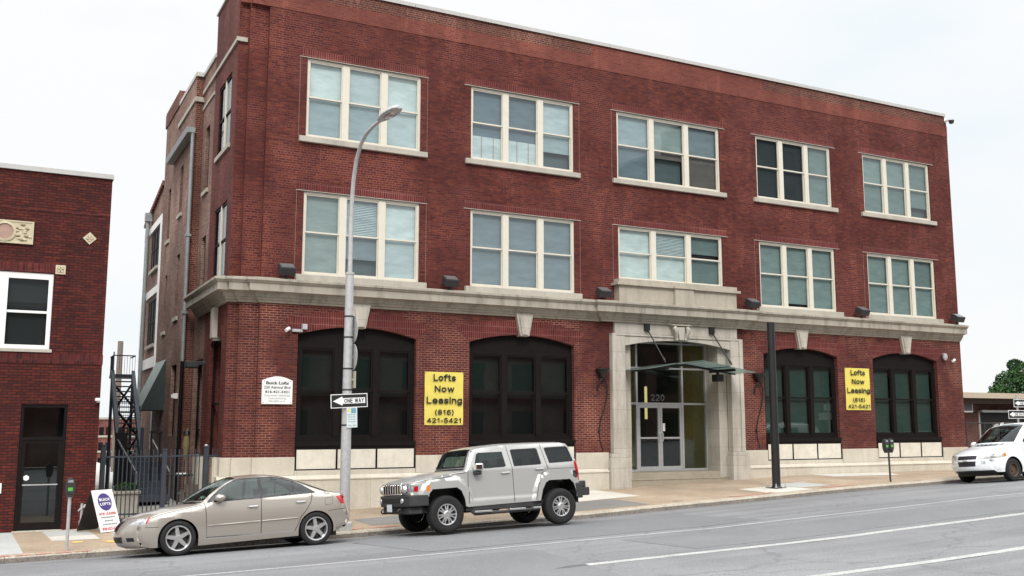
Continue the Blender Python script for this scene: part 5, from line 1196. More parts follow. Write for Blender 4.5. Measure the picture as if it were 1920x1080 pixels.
tile(1.835, 7.325, .115, 45); tile(1.205, 6.47, .115, 0)
mb = MB()
for dx, dz in ((-.25, .02), (.24, .03), (.02, -.27)): mb.prism([(1.835 + dx - .09, 7.325 + dz), (1.835 + dx, 7.325 + dz - .09), (1.835 + dx + .09, 7.325 + dz), (1.835 + dx, 7.325 + dz + .09)], FY, -.010, .01)
mb.build('brick_diamond', M['soldier_nb'], nb)
tag(MB().box(2.22, 2.30, -.16, -.002, 3.16, 3.20).box(2.17, 2.29, -.24, -.12, 3.20, 3.27).build('security_camera', M['white'], bevel=.01), 'small white camera at the right corner of the dark brick building', 'camera')
tag(MB().box(.06, .22, -.02, -.002, .98, 1.22).build('notice_plate', M['white']), 'small blank white plate on the brick left of the black door', 'plate')

# ------------------------------------------------------------------ things fixed to the main front
def floodlight(x, label, y=-.30, z=6.59):
    t = thing('floodlight', label, 'floodlight', (x, y, z), 'floodlights along the cornice')
    MB().lathe([(.06, 0), (.06, .03), (.035, .04), (.035, .11)], (0, 0, 0), 'z', 10).box(-.05, .05, -.03, .03, .09, .16).build('bracket', M['black'], t)
    c, s = math.cos(R(28)), math.sin(R(28)); T = lambda u, v, w: (w, u * c - v * s, .15 + u * s + v * c)
    hd = MB().prism([(-.18, .0), (.16, .0), (.20, .22), (-.18, .22)], T, -.21, .21).build('lamp_housing', M['plastic'], t, bevel=.012)
    MB().prism([(-.14, .222), (.16, .222), (.16, .232), (-.14, .232)], T, -.18, .18).build('lamp_glass', plain('floodlight_glass', (.11, .115, .12), .3), hd)
for x, l in ((6.84, 'black floodlight on the cornice at the left corner, left of the first window'), (11.75, 'black floodlight on the cornice between the first and second windows'), (17.15, 'black floodlight left of the stone block over the entrance'),
             (23.33, 'black floodlight right of the stone block over the entrance'), (28.64, 'black floodlight on the cornice between the two right-hand windows'), (33.9, 'black floodlight on the cornice at the far right end')): floodlight(x, l)

M['yellow'] = plain('yellow_vinyl', (.74, .62, .125), .45, var=.05, vscale=2); M['ink'] = plain('black_lettering', (.012, .012, .012), .5); M['inkgrey'] = plain('grey_lettering', (.16, .17, .165), .6); M['inkgreen'] = plain('dark_green_lettering', (.07, .10, .085), .6)
def banner(x0, x1, z0, z1, label):
    t = thing('banner', label, 'banner', ((x0 + x1) / 2, -.03, z0), 'yellow leasing banners'); w = x1 - x0; h = z1 - z0
    mb = MB(); n, m = 14, 16
    f = lambda u, v: (u * w - w / 2, -.012 * noise.noise(Vector((u * 3 + x0, v * 4, 0))) - .010 * max(0, 1 - abs(u + v * .7 - 1.15) * 9) + .004, v * h)
    for i in range(n):
        for j in range(m): mb.poly([f(i / n, j / m), f((i + 1) / n, j / m), f((i + 1) / n, (j + 1) / m), f(i / n, (j + 1) / m)])
    mb.build('sheet', M['yellow'], t, smooth=True)
    for i, (s, zc, hh, ww) in enumerate((('Lofts', .893, .132, .58), ('Now', .680, .124, .51), ('Leasing', .465, .132, .92), ('(816)', .243, .100, .49), ('421-5421', .088, .094, .89))):
        strokes('lettering', s, 0, -.034, zc * h, hh * h, ww * w, M['ink'], t, th=.20, gap=.27)
    for sx in (-1, 1):
        for z in (.03, h - .03): MB().lathe([(0, -.03), (.014, -.03), (.014, -.02)], (sx * (w / 2 - .03), 0, z), 'y', 8).build('eyelet', M['galv'], t)
banner(11.10, 12.34, 2.60, 4.16, 'yellow leasing banner on the brick between the two left-hand arched windows')
banner(27.93, 29.19, 3.155, 4.715, 'yellow leasing banner on the brick between the two right-hand arched windows')
pq = thing('wall_sign', 'white arched sign board with green writing left of the first arched window', 'sign', (6.76, -.03, 3.165))
mb = MB().prism([(-.42, 0), (.42, 0), (.42, .64)] + [(.42 - .84 * k / 10, .64 + .115 * math.sin(math.pi * k / 10)) for k in range(1, 10)] + [(-.42, .64)], FY, -.03, .0); mb.build('board', M['white'], pq, bevel=.004)
for s, z, h, w, mt, b in (('Buick Lofts', .575, .085, .62, 'ink', .03), ('220 Admiral Blvd', .455, .075, .72, 'inkgreen', .02), ('816-421-5421', .335, .07, .66, 'ink', .02), ('Commercial + Residential', .235, .048, .70, 'inkgrey', 0), ('Covered Parking', .150, .048, .48, 'inkgrey', 0), ('500-2000 sq. ft.', .075, .048, .46, 'inkgrey', 0)):
    text('lettering', s, 0, -.033, z, h, w, M[mt], pq, bold=b)
for x, z in ((-.36, .62), (.36, .62), (-.38, .04), (.38, .04)): MB().lathe([(0, -.034), (.012, -.034), (.012, -.03)], (x, 0, z), 'y', 8).build('screw', M['ink'], pq)

def sconce(x, label):
    t = thing('wall_sconce', label, 'wall lamp', (x, 0, 4.4), 'bowl sconces beside the entrance')
    MB().lathe([(.215, 0), (.20, -.05), (.16, -.16), (.09, -.25), (.05, -.30), (.0, -.31)], (0, -.16, 0), 'z', 18).lathe([(.225, .0), (.225, -.03), (.20, -.03)], (0, -.16, 0), 'z', 18).build('bowl', M['black'], t, smooth=True)
    MB().tube([(-.02, -.15, -.30), (-.13, -.12, -.45), (-.17, -.08, -.62), (-.12, -.04, -.70), (-.07, -.04, -.64)], [.03, .026, .022, .02, .015], 7).build('scroll', M['black'], t, smooth=True)
    pts = [(.06, -.14, -.30), (.17, -.13, -.52), (.18, -.11, -.85), (.08, -.10, -1.25), (-.05, -.08, -1.60), (-.11, -.07, -1.95), (-.07, -.06, -2.30), (.05, -.05, -2.62)]
    MB().tube(pts, [.028, .026, .024, .022, .02, .022, .018, .012], 7).ell((-.10, -.06, -1.98), .04, .04, .09, 8, 6).build('stem', M['black'], t, smooth=True)
    MB().box(-.06, .06, -.10, -.002, -.25, -.05).build('mount', M['black'], t)
sconce(17.2, 'black bowl wall lamp with curling stem on the brick left of the entrance')
sconce(23.68, 'black bowl wall lamp with curling stem on the brick right of the entrance')

tl_, t_, o_ = newmat('frosted_green_glass'); a_ = t_.nodes.new('ShaderNodeBsdfTranslucent'); a_.inputs[0].default_value = (.50, .59, .555, 1); b_ = t_.nodes.new('ShaderNodeBsdfPrincipled'); b_.inputs['Base Color'].default_value = (.17, .205, .195, 1); b_.inputs['Roughness'].default_value = .12
c_ = t_.nodes.new('ShaderNodeMixShader'); c_.inputs[0].default_value = .45; t_.links.new(a_.outputs[0], c_.inputs[1]); t_.links.new(b_.outputs[0], c_.inputs[2]); t_.links.new(c_.outputs[0], o_.inputs[0]); M['frosted'] = tl_
cn = thing('entrance_canopy', 'shallow glass canopy hung on two black rods over the entrance', 'canopy', (20.3, 0, 4.5))
for i, (a, b, za, zb) in enumerate(((-2.15, -1.05, -.14, .05), (-1.12, .02, .03, .17), (-.02, 1.10, .15, .02), (1.03, 2.15, .00, -.16))):
    MB().prism([(a, za), (b, zb), (b, zb + .022), (a, za + .022)], FY, -1.38, .08).build('glass_panel', M['frosted'], cn)
for x, z in ((-1.35, -.07), (1.35, -.07)):
    MB().box(x - .035, x + .035, -1.30, .02, z - .06, z + .05).build('beam', M['black'], cn, bevel=.006)
    MB().tube([(x, -.10, 1.33), (x, -1.15, .09)], .022, 8).tube([(x, -1.02, .25), (x, -1.10, .15)], .036, 8).tube([(x, -.16, 1.26), (x, -.24, 1.16)], .034, 8).build('rod', M['black'], cn, smooth=True)
    MB().box(x - .10, x + .10, -.20, -.10, 1.20, 1.42).build('anchor', M['black'], cn, bevel=.01)
MB().prism([(-2.12, -.20), (0, .06), (2.12, -.20), (2.12, -.135), (0, .125), (-2.12, -.135)], FY, -.40, -.34).build('cross_beam', M['black'], cn)
tag(MB().box(21.35, 21.63, -.75, -.45, 4.05, 4.28).box(21.45, 21.53, -.64, -.56, 4.28, 4.40).build('canopy_spotlight', M['black'], bevel=.015), 'black box spotlight hanging under the right half of the canopy', 'spotlight')

def bullet_cam(x, z, label, dx):
    t = thing('security_camera', label, 'camera', (x, 0, z)); MB().box(-.03, .03, -.10, -.002, -.03, .03).tube([(0, -.08, 0), (dx * .3, -.16, -.02)], .018, 8).build('bracket', M['galv'], t)
    MB().tube([(dx * .1, -.16, .02), (dx, -.24, -.05)], .05, 10).build('housing', M['white'], t, smooth=True)
bullet_cam(7.02, 5.22, 'white camera on the brick just left of the first window arch', -.12)
tag(MB().box(7.12, 7.42, -.08, -.002, 5.16, 5.24).box(7.38, 7.52, -.16, -.002, 5.23, 5.38).build('junction_box', M['galv'], bevel=.008), 'grey box and bracket at the left corner of the first window arch', 'box')
bullet_cam(33.82, 5.16, 'white bullet camera on the right end of the ground floor, right of the dome', -.22)
dc = thing('security_camera', 'silver dome camera right of the last arched window', 'camera', (33.32, -.1, 5.15)); MB().lathe([(.03, .28), (.09, .25), (.10, .10), (.10, .08)], (0, 0, 0), 'z', 14).box(-.04, .04, 0, .10, .2, .28).build('housing', M['galv'], dc, smooth=True); MB().ell((0, 0, .07), .085, .085, .085).build('dome', M['silver'], dc, smooth=True)
rc = thing('security_camera', 'camera on a white bracket at the right end of the roof edge', 'camera', (34.3, 0, 15.1)); MB().box(-.05, .05, -.30, .02, .0, .05).box(-.05, .05, -.02, .03, -.02, .24).build('bracket', M['white'], rc); MB().lathe([(0, -.16), (.08, -.13), (.11, -.04), (.11, .0), (0, .0)], (.02, -.30, -.005), 'z', 14).build('dome', M['plastic'], rc, smooth=True)
tag(MB().box(4.86, 5.20, 3.0, 3.5, 4.28, 4.46).box(5.2, 5.45, 3.2, 3.3, 4.36, 4.48).build('side_lamp', M['plastic'], bevel=.02), 'black box lamp on the alley side wall below the cornice', 'lamp')
tag(MB().box(5.04, 5.185, 6.5, 6.75, 3.45, 3.62).box(4.98, 5.05, 6.52, 6.6, 3.47, 3.58).build('side_junction_box', M['white'], bevel=.01), 'small white box on the brown alley wall beside the awning', 'box')
aw = thing('awning', 'green canvas awning over a side door in the alley', 'awning', (5.185, 10.2, 3.28))
MB().poly([(-.72, -.7, 0), (-.72, 1.7, 0), (0, 1.7, 1.62), (0, -.7, 1.62)]).poly([(-.72, -.7, 0), (-.72, -.7, -.16), (-.72, 1.7, -.16), (-.72, 1.7, 0)]).build('cover', plain('lit_green_canvas', (.26, .31, .295), .8, var=.1), aw)  # light on the slope put into a paler canvas colour
MB().poly([(-.72, -.701, 0), (0, -.701, 1.62), (0, -.701, -.16), (-.72, -.701, -.16)]).build('end_panel', plain('shaded_green_canvas', (.028, .042, .040), .85), aw)  # same canvas, the end's shading put into a darker colour
MB().poly([(-.72, 1.701, 0), (-.72, 1.701, -.16), (0, 1.701, -.16), (0, 1.701, 1.62)]).build('end_panel', plain('shaded_green_canvas', (.028, .042, .040), .85), aw)

# ------------------------------------------------------------------ street furniture
lp = thing('street_lamp', 'tall grey street lamp with curved arm over the road', 'street lamp', (7.36, -4.3, .16))
MB().lathe([(.125, 0), (.118, 2.0), (.098, 6.02), (.11, 6.03), (.11, 6.09), (.06, 6.10)], (0, 0, 0), 'z', 18).build('pole', M['galv'], lp, smooth=True)
MB().box(-.16, .16, -.16, .16, -.03, .22).build('base', M['galv'], lp, bevel=.04)
for z in (2.42, 2.95, 3.25, 3.75, 4.5, 5.0): MB().lathe([(.128 - z * .004, z), (.132 - z * .004, z + .01), (.132 - z * .004, z + .03), (.128 - z * .004, z + .04)], (0, 0, 0), 'z', 16).build('clamp_band', M['plastic'], lp)
arm = [(0, 0, 6.08), (0, 0, 7.2), (0, -.03, 7.8), (0, -.12, 8.35), (0, -.32, 8.82), (0, -.62, 9.12), (0, -1.0, 9.27), (0, -1.45, 9.325), (0, -2.0, 9.33)]
MB().tube(arm, [.060, .055, .052, .05, .048, .046, .044, .042, .04], 10).build('arm', M['galv'], lp, smooth=True)
prof = [(-1.90, .045, .05), (-2.0, .09, .075), (-2.2, .13, .10), (-2.5, .165, .12), (-2.8, .16, .115), (-3.05, .12, .085), (-3.16, .05, .04)]
mb = MB(); n = 16
for k, (y, rx, rz) in enumerate(prof):
    for j in range(n):
        a = 2 * math.pi * j / n; z = rz * math.sin(a); z = z if z > 0 else z * .45; mb.v.append((rx * math.cos(a), y, 9.33 - (y + 1.9) * -.035 + z))
for k in range(len(prof) - 1):
    for j in range(n): a = k * n + j; b = k * n + (j + 1) % n; mb.f.append((a, b, b + n, a + n)); mb.m.append(0)
for e in (0, (len(prof) - 1) * n): mb.f.append(tuple(e + j for j in range(n))); mb.m.append(0)
hd = mb.build('lamp_head', M['galv'], lp, smooth=True); MB().ell((0, -2.62, 9.29), .12, .34, .075).build('lamp_lens', M['lampglass'], hd, smooth=True)

def oneway(x, y, z, w, h, label, rot=3., group='one way signs', tiltz=0.):
    t = thing('one_way_sign', label, 'road sign', (x, y, z), group); t.rotation_euler = (0, R(-rot), R(tiltz))
    MB().prism(rect(-w / 2, w / 2, -h / 2, h / 2), FY, -.004, .004).build('plate', M['white'], t); MB().prism(rect(-w / 2 + .018, w / 2 - .018, -h / 2 + .018, h / 2 - .018), FY, -.006, -.0041).build('black_field', M['ink'], t)
    hw = h / 2 - .055; ax = -w / 2 + .05
    MB().prism([(ax, 0), (ax + h * .72, -hw), (ax + h * .72, -hw * .62), (w / 2 - .06, -hw * .62), (w / 2 - .06, hw * .62), (ax + h * .72, hw * .62), (ax + h * .72, hw)], FY, -.008, -.0061).build('arrow', M['white'], t)
    strokes('lettering', 'ONE WAY', .12 * w / .9, -.0092, 0, hw * .95, w * .54, M['ink'], t, th=.16)
oneway(7.37, -4.44, 3.17, .90, .325, 'black and white one way sign clamped to the street lamp')
pk = thing('parking_sign', 'small white parking sign with blue top below the one way sign', 'road sign', (7.445, -4.44, 2.78)); pk.rotation_euler = (0, R(-2), 0)
MB().prism(rect(-.13, .13, -.235, .235), FY, -.003, .003).build('plate', plain('pale_sign_white', (.62, .68, .68), .5), pk); MB().prism(rect(-.02, .10, .10, .215), FY, -.005, -.0031).prism(rect(-.11, -.05, .13, .20), FY, -.005, -.0031, 1).build('blue_field', [plain('sign_blue', (.14, .33, .42), .5), M['yellow']], pk)
mb = MB()
for k, z in enumerate((.055, .0, -.055, -.11)):
    for x in (-.09, -.03, .035): mb.prism(rect(x, x + .045, z, z + .022), FY, -.005, -.0031)
for s in (-1, 1): mb.prism([(s * .10, -.185), (s * .06, -.165), (s * .06, -.178), (s * .02, -.178), (s * .02, -.192), (s * .06, -.192), (s * .06, -.205)][::s], FY, -.005, -.0031)
mb.build('print', plain('sign_green_print', (.24, .36, .37), .5), pk)
for i, (z0, z1, rnd, lab) in enumerate(((4.55, 5.2, True, 'grey round sign seen edge-on, topmost on the street lamp pole'), (3.89, 4.53, True, 'grey round sign seen edge-on, middle one on the street lamp pole'), (3.47, 3.87, False, 'cream square sign seen edge-on just above the one way sign'))):
    h = (z1 - z0) / 2; pts = circ(0, 0, h, 24) if rnd else rect(-.18, .18, -h, h)
    t = thing('round_sign' if rnd else 'square_sign', lab, 'road sign', (7.485, -4.30 if rnd else -4.36, (z0 + z1) / 2)); MB().prism(pts, lambda u, v, w: (w, u, v), -.004, .004).build('plate', M['galv'] if rnd else plain('cream_sign', (.50, .47, .36), .6), t)
    MB().box(-.13, -.004, -.02, .02, -.02, .02).build('bracket', M['galv'], t)

bp = thing('black_pole', 'plain black steel pole bolted to a pale concrete pad', 'pole', (21.5, -3.25, .66))
MB().lathe([(.128, .03), (.120, 5.15), (.0, 5.16)], (0, 0, 0), 'z', 18).build('shaft', M['black'], bp, smooth=True)
MB().box(-.24, .24, -.24, .24, .0, .035).lathe([(.17, .035), (.13, .09)], (0, 0, 0), 'z', 14).build('base_plate', M['black'], bp)
for sx in (-1, 1):
    for sy in (-1, 1): MB().lathe([(.03, .035), (.03, .08), (.016, .08), (.016, .16), (0, .16)], (sx * .19, sy * .19, 0), 'z', 8).build('bolt', M['galv'], bp)

def meter_head(t, x, tilt=0):
    b = MB().box(x - .075, x + .075, -.055, .055, 0, .06).prism([(x - .085, .06), (x + .085, .06), (x + .095, .20), (x + .085, .30), (x + .05, .375), (x, .395), (x - .05, .375), (x - .085, .30), (x - .095, .20)], FY, -.065, .065).build('meter_head', M['plastic'], t, bevel=.012)
    MB().box(x - .05, x + .05, -.068, -.0655, .30, .35).build('display', M['lampglass'], b); MB().box(x - .045, x + .045, -.069, -.0655, .13, .20).build('green_label', plain('bright_green_label', (.10, .45, .06), .5), b)
m1 = thing('parking_meter', 'single-head parking meter on a galvanised post by the left doorway', 'parking meter', (1.45, -4.42, .03), 'parking meters')
MB().lathe([(.034, 0), (.034, 1.08), (.05, 1.09), (.05, 1.11)], (0, 0, 0), 'z', 12).build('post', M['galv'], m1, smooth=True)
hb = bpy.data.objects.new('tmp', None)
meter_head(m1, 0)
for o in [c for c in m1.children if c.name.startswith('meter_head')]: o.location = (0, 0, 1.10)
m2 = thing('parking_meter', 'twin-head black parking meter on a dark post in front of the last arched window', 'parking meter', (25.6, -4.0, .77), 'parking meters'); m2.rotation_euler = (0, R(-1.5), 0)
MB().lathe([(.03, 0), (.03, .95)], (0, 0, 0), 'z', 12).box(-.17, .17, -.03, .03, .95, 1.0).build('post', M['plastic'], m2, smooth=True)
for x in (-.11, .11): meter_head(m2, x)
for o in [c for c in m2.children if c.name.startswith('meter_head')]: o.location = (0, 0, 1.0)

sb = thing('sandwich_board', 'white A-frame board with purple disc leaning on the pavement', 'sign board', (2.36, -1.0, .08))
az = math.atan2(-.80, .60); sb.rotation_euler = (0, 0, az + math.pi / 2)
for s, nm in ((-1, 'front_leaf'), (1, 'back_leaf')):
    L = 1.04; dy = .40; P_ = lambda u, v, w: (u, s * (dy * (1 - v / .96)) + w, v + .02)
    lf = MB().prism(rect(-.305, .305, 0, .96), P_, -.012, .012).build(nm, M['white'] if s < 0 else M['black'], sb)
    for x in (-.27, .27): MB().box(x - .015, x + .015, s * dy - .015, s * dy + .015, -.02, .03).build('foot', M['galv'], lf)
    if s < 0:
        tl = math.atan2(dy, .96)
        def on_leaf(v): return -dy * (1 - v / .96) - .016
        MB().prism(circ(0, .68, .20, 28), P_, -.016, -.0121).build('purple_disc', plain('purple_disc', (.055, .035, .19), .5), lf)
        for tx, v, h, w, mt, b in (('BUICK', .735, .07, .31, M['white'], .05), ('LOFTS', .635, .07, .31, M['white'], .05), ('NOW LEASING', .415, .065, .50, plain('red_lettering', (.50, .03, .06), .5), .01), ('816-421-5421', .075, .075, .50, plain('red_lettering', (.5, .03, .06), .5), .02)):
            o = strokes('lettering', tx, 0, on_leaf(v) - .004, v + .02, h, w, mt, lf, th=.22 if h > .066 and v > .5 else .17, tilt=-tl)
        mb = MB()
        for v, w in ((.33, .42), (.25, .24), (.17, .40)):
            x = -w / 2
            while x < w / 2: mb.prism(rect(x, x + .03, v - .018, v + .018), P_, -.0135, -.0121); x += .042
        mb.build('small_print', M['inkgrey'], lf)
tag(MB().tube([(1.95, -.55, .62), (2.75, -.35, .70)], .022, 8).tube([(1.98, -.54, .30), (1.98, -.54, .72)], .03, 8).tube([(1.9, -.6, .55), (2.06, -.48, .68)], .02, 8).box(1.93, 2.03, -.59, -.49, .05, .32).build('pipe_rail', M['galv'], smooth=True), 'grey pipe with valve behind the sandwich board', 'pipe')

# ------------------------------------------------------------------ alley: fence, planter, chair, stairs
fy = .6; fc = thing('iron_fence', 'blue black iron fence with square posts across the alley mouth', 'fence', (4, fy, .15))
for x, z in ((2.50, 1.93), (4.0, 1.80), (5.06, 1.86), (5.53, 1.83)):
    p = MB().box(x - 4.06, x - 3.94, -.06, .06, -.1, z).box(x - 4.075, x - 3.925, -.075, .075, z, z + .03).build('post', M['iron'], fc)
    if x > 5: MB().ell((x - 4, 0, z + .05), .05, .05, .035, 10, 6).build('finial', M['galv'], p)
for a, b, nm in ((2.56, 3.94, 'picket_panel'), (4.06, 5.0, 'picket_panel'), (5.12, 5.47, 'gate_panel')):
    mb = MB().box(a - 4, b - 4, -.02, .02, .16, .20).box(a - 4, b - 4, -.02, .02, 1.62, 1.66); n = max(3, int((b - a) / .10))
    for k in range(1, n): x = a + (b - a) * k / n - 4; mb.box(x - .013, x + .013, -.013, .013, .05, 1.82)
    mb.build(nm, M['iron'], fc)
MB().box(1.17, 1.43, -.03, .05, .92, 1.34).build('gate_box', M['wood'], fc)
pl = thing('planter', 'square pale stone planter behind the fence', 'planter', (3.15, 1.15, .2))
MB().prism([(-.24, 0), (.24, 0), (.31, .62), (-.31, .62)], FY, -.28, .28).box(-.34, .34, -.33, .33, .62, .70).build('pot', M['stone'], pl, bevel=.015)
MB().box(-.27, .27, -.26, .26, .66, .705).build('soil', M['bark'], pl)
def leaves(mb, o, rx, ry, rz, n, s, mi=(0,), flat=.0, seed=1):
    rnd = random.Random(seed)
    for _ in range(n):
        while True:
            p = Vector((rnd.uniform(-1, 1), rnd.uniform(-1, 1), rnd.uniform(-1, 1)))
            if p.length < 1: break
        p = p.normalized() * p.length ** .45; c = Vector((o[0] + p[0] * rx, o[1] + p[1] * ry, o[2] + p[2] * rz))
        a = Vector((rnd.gauss(0, 1), rnd.gauss(0, 1), rnd.gauss(0, 1))).normalized(); b = a.orthogonal().normalized(); k = s * rnd.uniform(.6, 1.4)
        b2 = a.cross(b)
        mb.poly([c - b * k, c - b2 * k * .5, c + b * k, c + b2 * k * .5], rnd.choice(mi))
sh = MB(); leaves(sh, (3.15, 1.15, .98), .30, .28, .13, 500, .035, (0, 1), seed=3)
tag(sh.build('shrub', [M['foliage'], M['foliage_dk']]), 'low green plant growing in the stone planter', 'plant')
gc = thing('garden_chair', 'weathered wooden garden chair with rounded slatted back behind the fence', 'chair', (5.0, 1.9, .22)); gc.rotation_euler = (0, 0, R(160))
for k in range(5):
    u = (k - 2) * .105; h = .80 - .05 * (k - 2) ** 2
    MB().prism([(u - .046, .28), (u + .046, .28), (u * 1.25 + .052, h), (u * 1.25, h + .03), (u * 1.25 - .052, h)], lambda a, b, w: (a, w + (b - .28) * .35, b), .18, .20).build('back_slat', M['wood'], gc)
mb = MB()
for k in range(5): mb.prism(rect(-.26, .26, -.34 + k * .11, -.24 + k * .11), lambda a, b, w: (a, b, w - b * .2), .30, .32)
mb.build('seat', M['wood'], gc)
for sx in (-1, 1): MB().box(sx * .33 - .05, sx * .33 + .05, -.40, .25, .50, .525).build('armrest', M['wood'], gc); MB().box(sx * .30 - .02, sx * .30 + .02, -.36, -.28, .0, .50).build('leg', M['wood'], gc); MB().box(sx * .30 - .02, sx * .30 + .02, .15, .22, .0, .50).build('leg', M['wood'], gc)
pr = thing('folded_parasol', 'folded olive parasol leaning in the alley by the downpipe', 'parasol', (5.0, 4.0, .3)); MB().lathe([(.025, 0), (.025, 2.2)], (.12, 0, 0), 'z', 8).build('pole', M['wood'], pr); MB().lathe([(.02, 1.25), (.07, 1.4), (.10, 1.75), (.07, 2.0), (.05, 2.06)], (.10, 0, 0), 'z', 9).build('fabric', plain('olive_fabric', (.20, .17, .075), .9, var=.25, vscale=12), pr, smooth=True); MB().lathe([(.11, 2.02), (.09, 2.12), (0, 2.14)], (.10, 0, 0), 'z', 9).build('cap', M['black'], pr)
ps = thing('plant_stand', 'black metal stand with flat top in the alley', 'stand', (4.5, 6.0, .4)); MB().box(-.17, .17, -.17, .17, 1.95, 2.02).build('top', M['black'], ps)
for sx in (-1, 1):
    for sy in (-1, 1): MB().box(sx * .13 - .015, sx * .13 + .015, sy * .13 - .015, sy * .13 + .015, 0, 1.95).build('leg', M['black'], ps)
tb = thing('patio_table', 'dark round patio table with a white tray behind the fence', 'table', (4.75, 3.0, .3)); MB().lathe([(0, .86), (.42, .86), (.42, .90), (0, .90)], (0, 0, 0), 'z', 18).build('table_top', M['black'], tb); MB().lathe([(.2, 0), (.03, .04), (.03, .86)], (0, 0, 0), 'z', 8).build('leg', M['black'], tb)
tag(MB().box(4.70, 4.98, 2.85, 3.05, 1.202, 1.24).build('tray', M['white'], bevel=.01), 'white tray lying on the dark patio table', 'tray')
st = thing('metal_staircase', 'blue grey steel stair with open treads and railed landing deep in the alley', 'staircase', (4.0, 10, .3))
P = lambda x, y, z: (x - 4.0, y - 10, z - .3)
z0, z1, ya, yb = 1.62, 4.42, 8.2, 11.6
for xs_ in (3.66, 4.36):
    a, b = P(xs_, ya, z0), P(xs_ + .04, yb, z1)
    MB().poly([]).box(0, 0, 0, 0, 0, 0) if 0 else None
    MB().prism([(a[1], a[2] - .18), (a[1], a[2] + .20), (b[1], b[2] + .16), (b[1], b[2] - .22)], lambda u, v, w: (w, u, v), a[0] - .06, a[0] + .06).box(a[0] - .05, a[0] + .05, a[1] - .05, a[1] + .05, 0, a[2] + .9).box(a[0] - .05, a[0] + .05, b[1] - .05, b[1] + .05, 0, b[2]).build('stringer', M['bluewall'], st)
mb = MB(); n = 15
for k in range(n): t = (k + .5) / n; y = ya + (yb - ya) * t; z = z0 + (z1 - z0) * t; mb.box(-.30, .33, y - 10 - .13, y - 10 + .13, z - .3, z - .26)
mb.build('tread', M['iron'], st)
mb = MB()
for k in range(3):
    t, u = k / 3, (k + 1) / 3; A = lambda q, x: (x, ya + (yb - ya) * q - 10, z0 + (z1 - z0) * q - .62)
    mb.tube([A(t, -.30), A(u, .35)], .042, 6).tube([A(t, .35), A(u, -.30)], .042, 6)
mb.build('cross_brace', M['black'], st)
MB().box(-.34, .42, 1.55, 2.8, 4.02, 4.14).build('landing', M['iron'], st)
mb = MB().box(-.34, -.30, 1.55, 2.8, 4.80, 4.84).box(.38, .42, 1.55, 2.8, 4.80, 4.84).box(-.34, .42, 1.55, 1.58, 4.80, 4.84)
for k in range(9): mb.box(-.32 + k * .09, -.308 + k * .09, 1.55, 1.57, 4.14, 4.80)
for k in range(6): mb.box(-.33, -.31, 1.6 + k * .22, 1.62 + k * .22, 4.14, 4.80)
mb.box(-.35, -.31, 1.53, 1.59, 4.14, 4.95)
mb.build('railing', M['iron'], st)
MB().box(-.12, .52, -3.0, -1.0, 0, 1.28).build('lower_landing', M['bluewall'], st)
MB().box(-.52, -.14, -2.3, -2.2, .35, 2.06).build('side_screen', M['black'], st)
mb = MB()
for k in range(6): mb.box(-.10, .80, -5.0 + k * .33, -4.65 + k * .33, 0, .2 + k * .19)
mb.build('lower_steps', M['bluewall'], st)
for x0, x1 in ((-.45, -.12), (.62, .84)):
    mb = MB().tube([(x0, -2.2, 1.86), (x1, -4.9, .86)], .028, 8).tube([(x1, -4.9, .86), (x1, -4.9, 0)], .025, 8).tube([(x0, -2.2, 1.86), (x0, -2.2, .5)], .025, 8)
    mb.build('handrail', M['zinc'], st, smooth=True)
mb = MB()
for k in range(12): mb.box(.02 + k * .075, .035 + k * .075, 2.9, 2.92, 1.1, 3.4)
for k in range(15): mb.box(.0, .88, 2.895, 2.925, 1.15 + k * .15, 1.17 + k * .15)
mb.build('security_grille', M['black'], st)

# ------------------------------------------------------------------ far things
fb_ = thing('far_building', 'distant six storey brick block with white window bands beyond the alley', 'building', (14, 180, -14))
MB().box(-30, 30, 0, 20, -3, 17.7).build('wall', M['brick_far'], fb_)
for r in range(6):
    z = 15.0 - r * 2.9
    o = MB().box(-30.1, 30.1, -.15, 0, z - .75, z - .35).build('sill_band', M['stone_trim'], fb_)
    for k in range(24):
        x = 1.0 + k * 1.25 - 6 if r < 4 else None
        if x is not None: MB().box(x, x + .85, -.08, .05, z - .35, z + 1.2).build('window', M['dkframe'], fb_)
MB().box(-30.2, 30.2, -.2, 20, 17.7, 18.1).build('cornice', M['stone_trim'], fb_)
mb = MB(); leaves(mb, (17, 150, -7.6), 7, 3, 4.2, 900, .45, (0, 1), seed=5)
tag(mb.build('distant_trees', [M['foliage'], M['foliage_dk']]), 'dark green treetops in front of the distant brick block', 'trees')['kind'] = 'stuff'
tag(MB().lathe([(.16, 0), (.13, 9.4)], (5.22, 25, -2.7), 'z', 10).build('utility_pole', M['wood'], smooth=True), 'bare brown wooden pole standing behind the stair landing', 'pole')

lb = thing('low_building', 'low brown brick building with a flat beige roof edge behind the minivan', 'building', (50, 9, 1))
MB().box(-8.2, 60, 0, 14, -.5, 2.70).build('wall', M['brick_lot'], lb)
MB().box(-8.6, 60, -1.3, 14, 3.0, 3.28).build('roof', plain('beige_fascia', (.46, .38, .29), .6, var=.06), lb)
MB().box(-8.6, 60, -.9, 14, 2.72, 2.998).build('soffit', plain('brown_soffit', (.055, .035, .028), .8), lb)
d_ = MB().box(-3.0, 6, -.03, .02, .1, 2.3).build('door', M['dark'], lb)
MB().box(-3.1, 6, -.30, -.031, 2.28, 2.40).build('door_head', M['galv'], d_); MB().box(-3.1, -3.0, -.06, .02, .1, 2.28).build('door_jamb', M['stone_trim'], d_)
MB().box(-2.0, 6, -.05, -.031, .9, 1.75).build('door_panel', plain('mauve_grey_panel', (.16, .135, .14), .7), d_)
